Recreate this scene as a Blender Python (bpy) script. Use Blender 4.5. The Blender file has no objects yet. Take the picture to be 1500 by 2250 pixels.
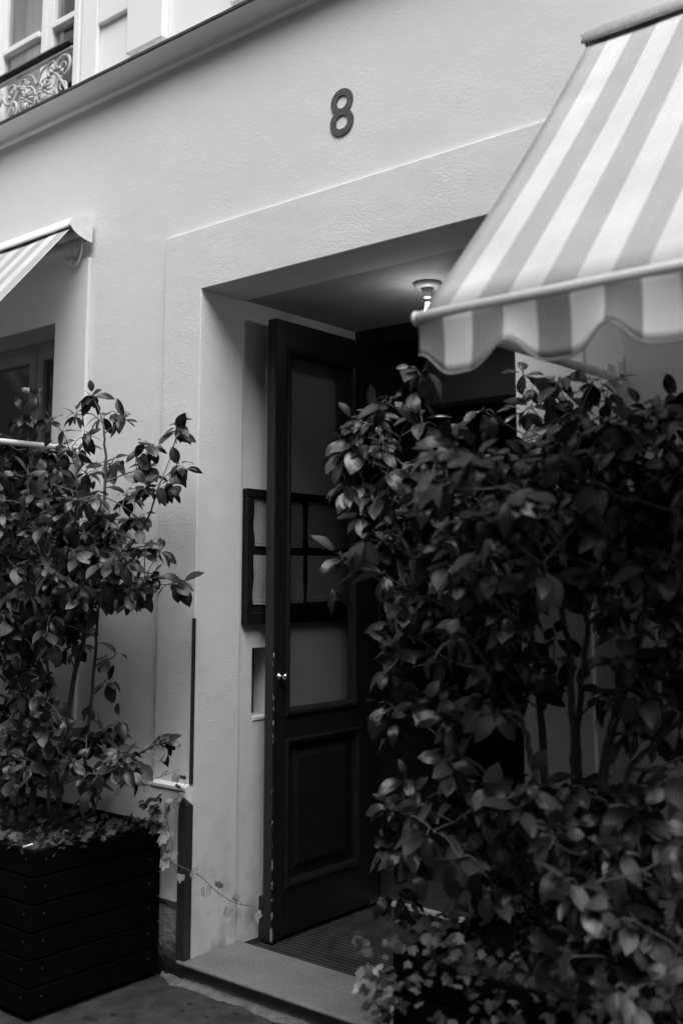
import bpy, bmesh, math, random
import numpy as np
from mathutils import Vector, Matrix

scene = bpy.context.scene
COL = scene.collection
RNG = random.Random(8)
PI = math.pi

# ------------------------------------------------------------------ camera
# vanishing points measured in the photograph (1500 x 2250): wall direction and wall normal
PPX, PPY = 750.0, 963.0
VX, VY = (-2040.0, 1280.0), (2681.0, 1279.0)
F = math.sqrt(2790 * 1931 - (1280 - PPY) ** 2)
CAM_H, STEP_Z = 1.545, 0.085


def _ray(u, v):
    return np.array([(u - PPX) / F, -(v - PPY) / F, -1.0])


_ny = _ray(*VY); _ny /= np.linalg.norm(_ny)
_nx = -_ray(*VX); _nx /= np.linalg.norm(_nx)
_nx = _nx - _ny * _nx.dot(_ny); _nx /= np.linalg.norm(_nx)
_R = np.array([_nx, _ny, np.cross(_nx, _ny)])
_d = _R @ _ray(415, 2108)                      # foot of the left jamb = world x 0, y 0
_t = (STEP_Z - CAM_H) / _d[2]
CAM = np.array([-_d[0] * _t, -_d[1] * _t, CAM_H])


def un(u, v, axis, val):
    """photo pixel -> point on the plane axis = val"""
    d = _R @ _ray(u, v)
    return Vector(CAM + d * ((val - CAM[axis]) / d[axis]))


def pix(P):
    q = _R.T @ (np.array(P) - CAM)
    return PPX + F * q[0] / -q[2], PPY - F * q[1] / -q[2], -q[2]


cam_d = bpy.data.cameras.new('camera')
cam = bpy.data.objects.new('camera', cam_d)
COL.objects.link(cam)
cam.matrix_world = Matrix([[*_R[0], CAM[0]], [*_R[1], CAM[1]], [*_R[2], CAM[2]], [0, 0, 0, 1]])
cam_d.sensor_fit = 'VERTICAL'
cam_d.sensor_height = 36
cam_d.sensor_width = 24
cam_d.lens = F / 2250 * 36
cam_d.shift_y = -(1125 - PPY) / 2250
cam_d.clip_start = 0.05
cam_d.clip_end = 500
cam_d.dof.use_dof = True
cam_d.dof.focus_distance = 4.25
cam_d.dof.aperture_fstop = 2.0
scene.camera = cam

# ------------------------------------------------------------------ light
SUN_EL, SUN_AZ = math.radians(58), math.radians(139)     # azimuth of the light source from +y towards +x
world = bpy.data.worlds.new('World')
scene.world = world
world.use_nodes = True
wn, wl = world.node_tree.nodes, world.node_tree.links
bg = wn['Background']
sky = wn.new('ShaderNodeTexSky')
sky.sky_type = 'NISHITA'
sky.sun_disc = False
sky.sun_elevation = SUN_EL
sky.sun_rotation = SUN_AZ
sky.dust_density = 4.0
sky.air_density = 1.5
bw = wn.new('ShaderNodeRGBToBW')                  # the photograph is black and white
wl.new(sky.outputs[0], bw.inputs[0])
wl.new(bw.outputs[0], bg.inputs[0])
bg.inputs[1].default_value = 0.145

sun_d = bpy.data.lights.new('sun', 'SUN')
sun_d.energy = 0.9
sun_d.angle = math.radians(50)
sun = bpy.data.objects.new('sun', sun_d)
COL.objects.link(sun)
_sd = Vector((math.sin(SUN_AZ) * math.cos(SUN_EL), math.cos(SUN_AZ) * math.cos(SUN_EL), math.sin(SUN_EL)))
sun.rotation_euler = (-_sd).to_track_quat('-Z', 'Y').to_euler()
sun.location = (0, -3, 9)

scene.view_settings.view_transform = 'Standard'
scene.view_settings.look = 'None'
scene.view_settings.gamma = 1
scene.view_settings.exposure = 1.17
scene.render.engine = 'CYCLES'


# ------------------------------------------------------------------ materials
def nodes(name):
    m = bpy.data.materials.new(name)
    m.use_nodes = True
    return m, m.node_tree.nodes, m.node_tree.links, m.node_tree.nodes['Principled BSDF']


def g(v):
    return (v, v, v, 1)


def add(n, kind, **kw):
    x = n.new(kind)
    for k, v in kw.items():
        setattr(x, k, v)
    return x


def rough_mat(name, base, rough=0.8, var=0.15, vscale=3.0, bump=0.0, bscale=60.0, bdist=0.004, spec=0.3,
              fine=0.0, fscale=300.0, world_co=True, detail=4.0, stretch=(1, 1, 1), metal=0.0, patch=0.0):
    m, n, l, b = nodes(name)
    co = add(n, 'ShaderNodeNewGeometry').outputs['Position'] if world_co else add(n, 'ShaderNodeTexCoord').outputs['Object']
    mp = add(n, 'ShaderNodeMapping')
    mp.inputs['Scale'].default_value = stretch
    l.new(co, mp.inputs[0])
    co = mp.outputs[0]
    nz = add(n, 'ShaderNodeTexNoise'); nz.inputs['Scale'].default_value = vscale; nz.inputs['Detail'].default_value = detail + 3
    nz.inputs['Roughness'].default_value = 0.62
    l.new(co, nz.inputs['Vector'])
    r = add(n, 'ShaderNodeMapRange')
    r.inputs['From Min'].default_value = 0.3; r.inputs['From Max'].default_value = 0.7
    r.inputs['To Min'].default_value = base * (1 - var); r.inputs['To Max'].default_value = base * (1 + var)
    l.new(nz.outputs[0], r.inputs[0])
    out = r.outputs[0]
    if patch:
        n2 = add(n, 'ShaderNodeTexNoise'); n2.inputs['Scale'].default_value = fscale; n2.inputs['Detail'].default_value = 2
        l.new(co, n2.inputs['Vector'])
        r2 = add(n, 'ShaderNodeMapRange'); r2.inputs['From Min'].default_value = 0.35; r2.inputs['From Max'].default_value = 0.65
        r2.inputs['To Min'].default_value = 1 - patch; r2.inputs['To Max'].default_value = 1 + patch
        l.new(n2.outputs[0], r2.inputs[0])
        mu = add(n, 'ShaderNodeMath', operation='MULTIPLY'); l.new(out, mu.inputs[0]); l.new(r2.outputs[0], mu.inputs[1])
        out = mu.outputs[0]
    l.new(out, b.inputs['Base Color'])
    b.inputs['Roughness'].default_value = rough
    b.inputs['Specular IOR Level'].default_value = spec
    b.inputs['Metallic'].default_value = metal
    if bump:
        nb = add(n, 'ShaderNodeTexNoise'); nb.inputs['Scale'].default_value = bscale; nb.inputs['Detail'].default_value = detail
        l.new(co, nb.inputs['Vector'])
        bp = add(n, 'ShaderNodeBump'); bp.inputs['Strength'].default_value = bump; bp.inputs['Distance'].default_value = bdist
        l.new(nb.outputs[0], bp.inputs['Height'])
        last = bp
        if fine:
            nf = add(n, 'ShaderNodeTexNoise'); nf.inputs['Scale'].default_value = fscale; nf.inputs['Detail'].default_value = 2
            l.new(co, nf.inputs['Vector'])
            b2 = add(n, 'ShaderNodeBump'); b2.inputs['Strength'].default_value = fine; b2.inputs['Distance'].default_value = 0.0015
            l.new(nf.outputs[0], b2.inputs['Height']); l.new(bp.outputs[0], b2.inputs['Normal'])
            last = b2
        l.new(last.outputs[0], b.inputs['Normal'])
    return m


def plaster_mat(name, base, amount=1.0, dirt=0.0):
    """painted render: trowel waves, fine grain, patches that are rougher than others"""
    m, n, l, b = nodes(name)
    co = add(n, 'ShaderNodeNewGeometry').outputs['Position']
    big = add(n, 'ShaderNodeTexNoise'); big.inputs['Scale'].default_value = 1.6; big.inputs['Detail'].default_value = 3
    l.new(co, big.inputs['Vector'])
    r = add(n, 'ShaderNodeMapRange'); r.inputs['From Min'].default_value = 0.3; r.inputs['From Max'].default_value = 0.7
    r.inputs['To Min'].default_value = base * 0.965; r.inputs['To Max'].default_value = base * 1.03
    l.new(big.outputs[0], r.inputs[0])
    col = r.outputs[0]
    if dirt:
        # splash dirt and scuffs low on the wall
        sep = add(n, 'ShaderNodeSeparateXYZ'); l.new(co, sep.inputs[0])
        hz = add(n, 'ShaderNodeMapRange'); hz.inputs['From Min'].default_value = 0.05; hz.inputs['From Max'].default_value = 0.75
        hz.inputs['To Min'].default_value = 1; hz.inputs['To Max'].default_value = 0
        l.new(sep.outputs[2], hz.inputs[0])
        dn = add(n, 'ShaderNodeTexNoise'); dn.inputs['Scale'].default_value = 9; dn.inputs['Detail'].default_value = 7
        l.new(co, dn.inputs['Vector'])
        dr = add(n, 'ShaderNodeMapRange'); dr.inputs['From Min'].default_value = 0.47; dr.inputs['From Max'].default_value = 0.72
        dr.inputs['To Min'].default_value = 0; dr.inputs['To Max'].default_value = dirt
        l.new(dn.outputs[0], dr.inputs[0])
        mu = add(n, 'ShaderNodeMath', operation='MULTIPLY'); l.new(hz.outputs[0], mu.inputs[0]); l.new(dr.outputs[0], mu.inputs[1])
        inv = add(n, 'ShaderNodeMath', operation='SUBTRACT'); inv.inputs[0].default_value = 1; l.new(mu.outputs[0], inv.inputs[1])
        m2 = add(n, 'ShaderNodeMath', operation='MULTIPLY'); l.new(col, m2.inputs[0]); l.new(inv.outputs[0], m2.inputs[1])
        col = m2.outputs[0]
    # small dark pits
    vo = add(n, 'ShaderNodeTexVoronoi'); vo.inputs['Scale'].default_value = 26
    l.new(co, vo.inputs['Vector'])
    pr = add(n, 'ShaderNodeMapRange'); pr.inputs['From Min'].default_value = 0.03; pr.inputs['From Max'].default_value = 0.075
    pr.inputs['To Min'].default_value = 0.72; pr.inputs['To Max'].default_value = 1
    l.new(vo.outputs['Distance'], pr.inputs[0])
    sel = add(n, 'ShaderNodeMath', operation='GREATER_THAN'); sel.inputs[1].default_value = 0.9
    l.new(vo.outputs['Color'], sel.inputs[0])
    pm = add(n, 'ShaderNodeMix'); pm.inputs[2].default_value = 1.0
    l.new(sel.outputs[0], pm.inputs[0]); l.new(pr.outputs[0], pm.inputs[3])
    m3 = add(n, 'ShaderNodeMath', operation='MULTIPLY'); l.new(col, m3.inputs[0]); l.new(pm.outputs[0], m3.inputs[1])
    l.new(m3.outputs[0], b.inputs['Base Color'])
    b.inputs['Roughness'].default_value = 0.75
    b.inputs['Specular IOR Level'].default_value = 0.25
    # relief
    wav = add(n, 'ShaderNodeTexNoise'); wav.inputs['Scale'].default_value = 7; wav.inputs['Detail'].default_value = 2
    l.new(co, wav.inputs['Vector'])
    b1 = add(n, 'ShaderNodeBump'); b1.inputs['Strength'].default_value = 0.35 * amount; b1.inputs['Distance'].default_value = 0.012
    l.new(wav.outputs[0], b1.inputs['Height'])
    msk = add(n, 'ShaderNodeMapRange'); msk.inputs['From Min'].default_value = 0.4; msk.inputs['From Max'].default_value = 0.65
    msk.inputs['To Min'].default_value = 0.25; msk.inputs['To Max'].default_value = 1
    pn = add(n, 'ShaderNodeTexNoise'); pn.inputs['Scale'].default_value = 3.2; l.new(co, pn.inputs['Vector'])
    l.new(pn.outputs[0], msk.inputs[0])
    gr = add(n, 'ShaderNodeTexNoise'); gr.inputs['Scale'].default_value = 95; gr.inputs['Detail'].default_value = 5
    gr.inputs['Roughness'].default_value = 0.6
    mpg = add(n, 'ShaderNodeMapping'); mpg.inputs['Scale'].default_value = (0.8, 0.8, 1.25); l.new(co, mpg.inputs[0]); l.new(mpg.outputs[0], gr.inputs['Vector'])
    gm = add(n, 'ShaderNodeMath', operation='MULTIPLY'); l.new(gr.outputs[0], gm.inputs[0]); l.new(msk.outputs[0], gm.inputs[1])
    b2 = add(n, 'ShaderNodeBump'); b2.inputs['Strength'].default_value = 0.55 * amount; b2.inputs['Distance'].default_value = 0.005
    l.new(gm.outputs[0], b2.inputs['Height']); l.new(b1.outputs[0], b2.inputs['Normal'])
    l.new(b2.outputs[0], b.inputs['Normal'])
    return m


def glass_mat(name, tint=0.9, refl=1.0):
    m, n, l, b = nodes(name)
    n.remove(b)
    tr = add(n, 'ShaderNodeBsdfTransparent'); tr.inputs[0].default_value = g(tint)
    gl = add(n, 'ShaderNodeBsdfGlossy'); gl.inputs['Roughness'].default_value = 0.02; gl.inputs[0].default_value = g(refl)
    ge = add(n, 'ShaderNodeNewGeometry')
    dt = add(n, 'ShaderNodeVectorMath', operation='DOT_PRODUCT'); l.new(ge.outputs['Normal'], dt.inputs[0]); l.new(ge.outputs['Incoming'], dt.inputs[1])
    ab = add(n, 'ShaderNodeMath', operation='ABSOLUTE'); l.new(dt.outputs['Value'], ab.inputs[0])
    om = add(n, 'ShaderNodeMath', operation='SUBTRACT'); om.inputs[0].default_value = 1; l.new(ab.outputs[0], om.inputs[1])
    pw = add(n, 'ShaderNodeMath', operation='POWER'); l.new(om.outputs[0], pw.inputs[0]); pw.inputs[1].default_value = 5
    fr = add(n, 'ShaderNodeMath', operation='MULTIPLY_ADD'); l.new(pw.outputs[0], fr.inputs[0]); fr.inputs[1].default_value = 0.95; fr.inputs[2].default_value = 0.04
    mx = add(n, 'ShaderNodeMixShader')
    l.new(fr.outputs[0], mx.inputs[0]); l.new(tr.outputs[0], mx.inputs[1]); l.new(gl.outputs[0], mx.inputs[2])
    l.new(mx.outputs[0], n['Material Output'].inputs[0])
    return m


def fabric_mat(name, x0, width, light=0.78, grey=0.50):
    """woven striped canvas; the stripes are part of the cloth, counted from the cloth's left edge"""
    m, n, l, b = nodes(name)
    co = add(n, 'ShaderNodeTexCoord').outputs['Object']
    sep = add(n, 'ShaderNodeSeparateXYZ'); l.new(co, sep.inputs[0])
    a = add(n, 'ShaderNodeMath', operation='SUBTRACT'); l.new(sep.outputs[0], a.inputs[0]); a.inputs[1].default_value = x0
    d = add(n, 'ShaderNodeMath', operation='DIVIDE'); l.new(a.outputs[0], d.inputs[0]); d.inputs[1].default_value = width * 2
    fr = add(n, 'ShaderNodeMath', operation='FRACT'); l.new(d.outputs[0], fr.inputs[0])
    lt = add(n, 'ShaderNodeMath', operation='LESS_THAN'); l.new(fr.outputs[0], lt.inputs[0]); lt.inputs[1].default_value = 0.5
    nz = add(n, 'ShaderNodeTexNoise'); nz.inputs['Scale'].default_value = 5; nz.inputs['Detail'].default_value = 6
    l.new(co, nz.inputs['Vector'])
    mr = add(n, 'ShaderNodeMapRange'); mr.inputs['From Min'].default_value = 0.3; mr.inputs['From Max'].default_value = 0.7
    mr.inputs['To Min'].default_value = 0.9; mr.inputs['To Max'].default_value = 1.05
    l.new(nz.outputs[0], mr.inputs[0])
    mp = add(n, 'ShaderNodeMapping'); mp.inputs['Scale'].default_value = (60, 2, 4); l.new(co, mp.inputs[0])
    st = add(n, 'ShaderNodeTexNoise'); st.inputs['Scale'].default_value = 1.5; st.inputs['Detail'].default_value = 3; l.new(mp.outputs[0], st.inputs['Vector'])
    sr = add(n, 'ShaderNodeMapRange'); sr.inputs['From Min'].default_value = 0.35; sr.inputs['From Max'].default_value = 0.75
    sr.inputs['To Min'].default_value = 1.0; sr.inputs['To Max'].default_value = 0.95
    l.new(st.outputs[0], sr.inputs[0])
    mx = add(n, 'ShaderNodeMix'); mx.inputs[2].default_value = grey; mx.inputs[3].default_value = light
    l.new(lt.outputs[0], mx.inputs[0])
    mu = add(n, 'ShaderNodeMath', operation='MULTIPLY'); l.new(mx.outputs[0], mu.inputs[0]); l.new(mr.outputs[0], mu.inputs[1])
    mu2 = add(n, 'ShaderNodeMath', operation='MULTIPLY'); l.new(mu.outputs[0], mu2.inputs[0]); l.new(sr.outputs[0], mu2.inputs[1])
    wv = add(n, 'ShaderNodeTexWave'); wv.inputs['Scale'].default_value = 260; wv.inputs['Distortion'].default_value = 0.5
    l.new(co, wv.inputs['Vector'])
    bp = add(n, 'ShaderNodeBump'); bp.inputs['Strength'].default_value = 0.08; bp.inputs['Distance'].default_value = 0.001
    l.new(wv.outputs[0], bp.inputs['Height']); l.new(bp.outputs[0], b.inputs['Normal'])
    l.new(mu2.outputs[0], b.inputs['Base Color'])
    b.inputs['Roughness'].default_value = 0.85
    b.inputs['Specular IOR Level'].default_value = 0.15
    tl = add(n, 'ShaderNodeBsdfTranslucent'); l.new(mu2.outputs[0], tl.inputs[0])
    ms = add(n, 'ShaderNodeMixShader'); ms.inputs[0].default_value = 0.36
    l.new(b.outputs[0], ms.inputs[1]); l.new(tl.outputs[0], ms.inputs[2])
    l.new(ms.outputs[0], n['Material Output'].inputs[0])
    return m


def leaf_mat(name, lo, hi, rough=0.34, vein=0.5, spec=0.5):
    m, n, l, b = nodes(name)
    oi = add(n, 'ShaderNodeObjectInfo'); ge = add(n, 'ShaderNodeNewGeometry')
    ad = add(n, 'ShaderNodeMath', operation='ADD'); l.new(oi.outputs['Random'], ad.inputs[0]); l.new(ge.outputs['Random Per Island'], ad.inputs[1])
    fr = add(n, 'ShaderNodeMath', operation='FRACT'); l.new(ad.outputs[0], fr.inputs[0])
    pw = add(n, 'ShaderNodeMath', operation='POWER'); l.new(fr.outputs[0], pw.inputs[0]); pw.inputs[1].default_value = 2.2
    mr = add(n, 'ShaderNodeMapRange'); mr.inputs['To Min'].default_value = lo; mr.inputs['To Max'].default_value = hi
    l.new(pw.outputs[0], mr.inputs[0])
    uv = add(n, 'ShaderNodeUVMap'); sep = add(n, 'ShaderNodeSeparateXYZ'); l.new(uv.outputs[0], sep.inputs[0])
    # midrib: a pale line where u = 0.5
    sb = add(n, 'ShaderNodeMath', operation='SUBTRACT'); l.new(sep.outputs[0], sb.inputs[0]); sb.inputs[1].default_value = 0.5
    ab = add(n, 'ShaderNodeMath', operation='ABSOLUTE'); l.new(sb.outputs[0], ab.inputs[0])
    rb = add(n, 'ShaderNodeMapRange'); rb.inputs['From Min'].default_value = 0.012; rb.inputs['From Max'].default_value = 0.05
    rb.inputs['To Min'].default_value = 1 + vein * 1.6; rb.inputs['To Max'].default_value = 1
    l.new(ab.outputs[0], rb.inputs[0])
    # side veins run forward from the midrib
    m1 = add(n, 'ShaderNodeMath', operation='MULTIPLY'); l.new(ab.outputs[0], m1.inputs[0]); m1.inputs[1].default_value = -0.55
    s2 = add(n, 'ShaderNodeMath', operation='ADD'); l.new(m1.outputs[0], s2.inputs[0]); l.new(sep.outputs[1], s2.inputs[1])
    m2 = add(n, 'ShaderNodeMath', operation='MULTIPLY'); l.new(s2.outputs[0], m2.inputs[0]); m2.inputs[1].default_value = 60
    sn = add(n, 'ShaderNodeMath', operation='SINE'); l.new(m2.outputs[0], sn.inputs[0])
    vb = add(n, 'ShaderNodeMapRange'); vb.inputs['From Min'].default_value = 0.75; vb.inputs['From Max'].default_value = 1
    vb.inputs['To Min'].default_value = 1; vb.inputs['To Max'].default_value = 1 + vein * 0.35
    l.new(sn.outputs[0], vb.inputs[0])
    mu = add(n, 'ShaderNodeMath', operation='MULTIPLY'); l.new(mr.outputs[0], mu.inputs[0]); l.new(rb.outputs[0], mu.inputs[1])
    mu2 = add(n, 'ShaderNodeMath', operation='MULTIPLY'); l.new(mu.outputs[0], mu2.inputs[0]); l.new(vb.outputs[0], mu2.inputs[1])
    l.new(mu2.outputs[0], b.inputs['Base Color'])
    b.inputs['Roughness'].default_value = rough
    b.inputs['Specular IOR Level'].default_value = spec
    nz = add(n, 'ShaderNodeTexNoise'); nz.inputs['Scale'].default_value = 55; l.new(add(n, 'ShaderNodeTexCoord').outputs['Object'], nz.inputs['Vector'])
    hs = add(n, 'ShaderNodeMath', operation='MULTIPLY_ADD'); l.new(sn.outputs[0], hs.inputs[0]); hs.inputs[1].default_value = 0.25; l.new(nz.outputs[0], hs.inputs[2])
    bp = add(n, 'ShaderNodeBump'); bp.inputs['Strength'].default_value = 0.35; bp.inputs['Distance'].default_value = 0.003
    l.new(hs.outputs[0], bp.inputs['Height']); l.new(bp.outputs[0], b.inputs['Normal'])
    tl = add(n, 'ShaderNodeBsdfTranslucent'); l.new(mu2.outputs[0], tl.inputs[0])
    ms = add(n, 'ShaderNodeMixShader'); ms.inputs[0].default_value = 0.13
    l.new(b.outputs[0], ms.inputs[1]); l.new(tl.outputs[0], ms.inputs[2])
    l.new(ms.outputs[0], n['Material Output'].inputs[0])
    return m


def menu_mat(name):
    """printed card: thin border, rows of tiny unreadable print"""
    m, n, l, b = nodes(name)
    uv = add(n, 'ShaderNodeUVMap'); sep = add(n, 'ShaderNodeSeparateXYZ'); l.new(uv.outputs[0], sep.inputs[0])

    def math_(op, a, c):
        x = add(n, 'ShaderNodeMath', operation=op)
        for i, q in enumerate((a, c)):
            if q is None: continue
            if isinstance(q, (int, float)): x.inputs[i].default_value = q
            else: l.new(q, x.inputs[i])
        return x.outputs[0]
    u, v = sep.outputs[0], sep.outputs[1]
    du = math_('SUBTRACT', 0.5, math_('ABSOLUTE', math_('SUBTRACT', u, 0.5), None))
    dv = math_('SUBTRACT', 0.5, math_('ABSOLUTE', math_('SUBTRACT', v, 0.5), None))
    dv = math_('MULTIPLY', dv, 0.66)
    e = math_('MINIMUM', du, dv)
    border = math_('MULTIPLY', math_('GREATER_THAN', e, 0.032), math_('LESS_THAN', e, 0.042))
    inside = math_('GREATER_THAN', e, 0.075)
    row = math_('FRACT', math_('MULTIPLY', v, 22), None)
    rowm = math_('LESS_THAN', row, 0.36)
    nz = add(n, 'ShaderNodeTexNoise'); nz.inputs['Scale'].default_value = 1
    mp = add(n, 'ShaderNodeMapping'); mp.inputs['Scale'].default_value = (28, 22, 1); l.new(uv.outputs[0], mp.inputs[0]); l.new(mp.outputs[0], nz.inputs['Vector'])
    wd = math_('GREATER_THAN', nz.outputs[0], 0.47)
    ink = math_('MULTIPLY', math_('MULTIPLY', rowm, wd), inside)
    ink = math_('MAXIMUM', math_('MULTIPLY', ink, 0.45), math_('MULTIPLY', border, 0.6))
    mx = add(n, 'ShaderNodeMix'); mx.inputs[2].default_value = 0.34; mx.inputs[3].default_value = 0.03
    l.new(ink, mx.inputs[0])
    l.new(mx.outputs[0], b.inputs['Base Color'])
    b.inputs['Roughness'].default_value = 0.7
    return m


def chipped_mat(name):
    """dark door paint with pale chips along the edges of the leaf"""
    m, n, l, b = nodes(name)
    co = add(n, 'ShaderNodeNewGeometry')
    sep = add(n, 'ShaderNodeSeparateXYZ'); l.new(co.outputs['Position'], sep.inputs[0])

    def cmp_(src, op, val):
        x = add(n, 'ShaderNodeMath', operation=op); l.new(src, x.inputs[0]); x.inputs[1].default_value = val
        return x.outputs[0]

    def mul(p, q):
        x = add(n, 'ShaderNodeMath', operation='MULTIPLY'); l.new(p, x.inputs[0]); l.new(q, x.inputs[1])
        return x.outputs[0]
    # the worn arris of the free edge, below hand height
    edge = mul(mul(cmp_(sep.outputs[0], 'GREATER_THAN', 0.1275), cmp_(sep.outputs[1], 'LESS_THAN', 0.3325)), cmp_(sep.outputs[2], 'LESS_THAN', 1.25))
    mp = add(n, 'ShaderNodeMapping'); mp.inputs['Scale'].default_value = (1, 1, .6); l.new(co.outputs['Position'], mp.inputs[0])
    nz = add(n, 'ShaderNodeTexNoise'); nz.inputs['Scale'].default_value = 42; nz.inputs['Detail'].default_value = 8
    l.new(mp.outputs[0], nz.inputs['Vector'])
    mu = add(n, 'ShaderNodeMath', operation='MULTIPLY'); l.new(cmp_(nz.outputs[0], 'GREATER_THAN', 0.575), mu.inputs[0]); l.new(edge, mu.inputs[1])
    mx = add(n, 'ShaderNodeMix'); mx.inputs[2].default_value = 0.0095; mx.inputs[3].default_value = 0.26
    l.new(mu.outputs[0], mx.inputs[0]); l.new(mx.outputs[0], b.inputs['Base Color'])
    b.inputs['Roughness'].default_value = 0.38
    n2 = add(n, 'ShaderNodeTexNoise'); n2.inputs['Scale'].default_value = 60; l.new(co.outputs['Position'], n2.inputs['Vector'])
    bp = add(n, 'ShaderNodeBump'); bp.inputs['Strength'].default_value = 0.12; bp.inputs['Distance'].default_value = 0.002
    l.new(n2.outputs[0], bp.inputs['Height']); l.new(bp.outputs[0], b.inputs['Normal'])
    return m


M = dict(
    wall=plaster_mat('painted_render', 0.69, 0.6, 0.35),
    jamb=plaster_mat('painted_render_jamb', 0.68, 0.95, 0.55),
    upper=plaster_mat('painted_stone_upper', 0.78, 0.35),
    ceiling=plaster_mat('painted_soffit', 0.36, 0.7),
    plinth=rough_mat('rough_base_render', 0.13, 0.9, 0.5, 9, 0.9, 45, 0.012),
    flash=rough_mat('weathered_zinc', 0.05, 0.6, 0.4, 8, 0.4, 60, 0.004),
    sill=rough_mat('painted_sill', 0.72, 0.5, 0.06, 6),
    white=rough_mat('white_joinery_paint', 0.78, 0.4, 0.04, 6),
    grey_join=rough_mat('grey_joinery_paint', 0.30, 0.4, 0.1, 6),
    iron=rough_mat('pale_painted_iron', 0.50, 0.5, 0.15, 12),
    rail=rough_mat('dark_painted_iron', 0.035, 0.4, 0.2, 10),
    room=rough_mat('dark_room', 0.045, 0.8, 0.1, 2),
    beam=rough_mat('inner_beam_paint', 0.42, 0.7, 0.05, 3),
    boards=rough_mat('inner_floorboards', 0.05, 0.5, 0.35, 6, stretch=(1, 9, 1)),
    curtain=rough_mat('net_curtain', 0.45, 0.9, 0.05, 4),
    door=chipped_mat('dark_door_paint'),
    doorflat=rough_mat('dark_door_paint_flat', 0.009, 0.42, 0.3, 12, 0.1, 60, 0.002),
    brass=rough_mat('worn_brass', 0.55, 0.25, 0.1, 30, metal=1.0),
    steel=rough_mat('corner_guard_steel', 0.05, 0.35, 0.2, 20, metal=0.3),
    stone=rough_mat('worn_step_stone', 0.17, 0.55, 0.16, 5, 0.25, 70, 0.002, patch=0.10, fscale=60),
    riser=rough_mat('riser_stone', 0.10, 0.7, 0.2, 7, 0.3, 80, 0.003),
    mortar=rough_mat('lumpy_mortar', 0.15, 0.9, 0.35, 22, 1.0, 60, 0.012),
    pave=rough_mat('old_asphalt', 0.040, 0.85, 0.6, 9, 1.0, 110, 0.010, patch=0.45, fscale=380),
    stain=rough_mat('gum_spot', 0.014, 0.8, 0.2, 30),
    mat=rough_mat('mat_rubber', 0.006, 0.6, 0.3, 30),
    slat=rough_mat('mat_aluminium', 0.07, 0.5, 0.4, 14, metal=0.3),
    alu=rough_mat('threshold_aluminium', 0.45, 0.4, 0.15, 20),
    awn_white=rough_mat('awning_white_lacquer', 0.72, 0.35, 0.06, 9, patch=0.05, fscale=30),
    hood=rough_mat('awning_hood_weathered', 0.55, 0.5, 0.14, 40),
    plastic=rough_mat('pale_plastic', 0.60, 0.4, 0.03, 6),
    binding=rough_mat('valance_binding', 0.25, 0.8, 0.1, 30),
    number=rough_mat('number_metal', 0.085, 0.45, 0.35, 55, 0.3, 120, 0.002),
    planter=rough_mat('black_stained_board', 0.0022, 0.75, 0.35, 8, 0.3, 40, 0.003, spec=0.05, stretch=(1, 1, 8)),
    screw=rough_mat('screw_head', 0.05, 0.4, 0.2, 30, metal=0.6),
    soil=rough_mat('potting_soil', 0.02, 0.95, 0.4, 20, 1.0, 50, 0.02),
    bark=rough_mat('shrub_bark', 0.06, 0.75, 0.35, 30, 0.5, 80, 0.004),
    twig=rough_mat('young_twig', 0.10, 0.7, 0.3, 30),
    leaf=leaf_mat('camellia_leaf', 0.007, 0.058, 0.26, 0.5, 0.65),
    ivy=leaf_mat('ivy_leaf', 0.016, 0.10, 0.5, 0.5, 0.3),
    ivy_pale=leaf_mat('ivy_leaf_young', 0.22, 0.50, 0.5, 0.4, 0.3),
    paper=menu_mat('menu_card'),
    backing=rough_mat('menu_backing', 0.01, 0.6, 0.1, 10),
    butt=rough_mat('cigarette_paper', 0.75, 0.8, 0.05, 50),
    porcelain=rough_mat('lamp_porcelain', 0.42, 0.3, 0.05, 10),
    glass=glass_mat('window_glass', 0.86),
    doorglass=glass_mat('door_glass', 0.74),
    bulbglass=glass_mat('bulb_glass', 0.97),
    opposite=rough_mat('opposite_render', 0.20, 0.8, 0.1, 1.0),
)


def emit_mat(name, s):
    m, n, l, b = nodes(name)
    b.inputs['Emission Color'].default_value = g(1)
    b.inputs['Emission Strength'].default_value = s
    return m


M['filament'] = emit_mat('lit_filament', 40)


# ------------------------------------------------------------------ mesh helpers
def mesh_obj(name, verts, faces, mat, parent=None, smooth=False, uvs=None, bevel=0.0):
    me = bpy.data.meshes.new(name)
    me.from_pydata([tuple(v) for v in verts], [], faces)
    me.validate(clean_customdata=False)
    bm = bmesh.new(); bm.from_mesh(me)
    bmesh.ops.recalc_face_normals(bm, faces=bm.faces)
    bm.to_mesh(me); bm.free()
    if smooth:
        for p in me.polygons: p.use_smooth = True
    if mat is not None: me.materials.append(mat)
    return link(name, me, parent, bevel)


def link(name, me, parent=None, bevel=0.0):
    o = bpy.data.objects.new(name, me)
    COL.objects.link(o)
    if parent is not None:
        attach(o, parent)
    if bevel:
        md = o.modifiers.new('bevel', 'BEVEL'); md.width = bevel; md.segments = 2; md.limit_method = 'ANGLE'
        md.angle_limit = math.radians(40)
    return o


def attach(o, parent):
    o.parent = parent
    if parent.type == 'EMPTY':        # parts that are meshes already sit at the world origin
        o.matrix_parent_inverse = Matrix.Translation(-Vector(parent.location))


def thing(name, label, cat, loc=(0, 0, 0), group=None):
    o = bpy.data.objects.new(name, None)
    o.empty_display_size = 0.1
    COL.objects.link(o)
    o.location = loc
    tag(o, label, cat, group)
    return o


def tag(o, label, cat, group=None):
    o['label'] = label; o['category'] = cat
    if group: o['group'] = group
    return o


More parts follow.
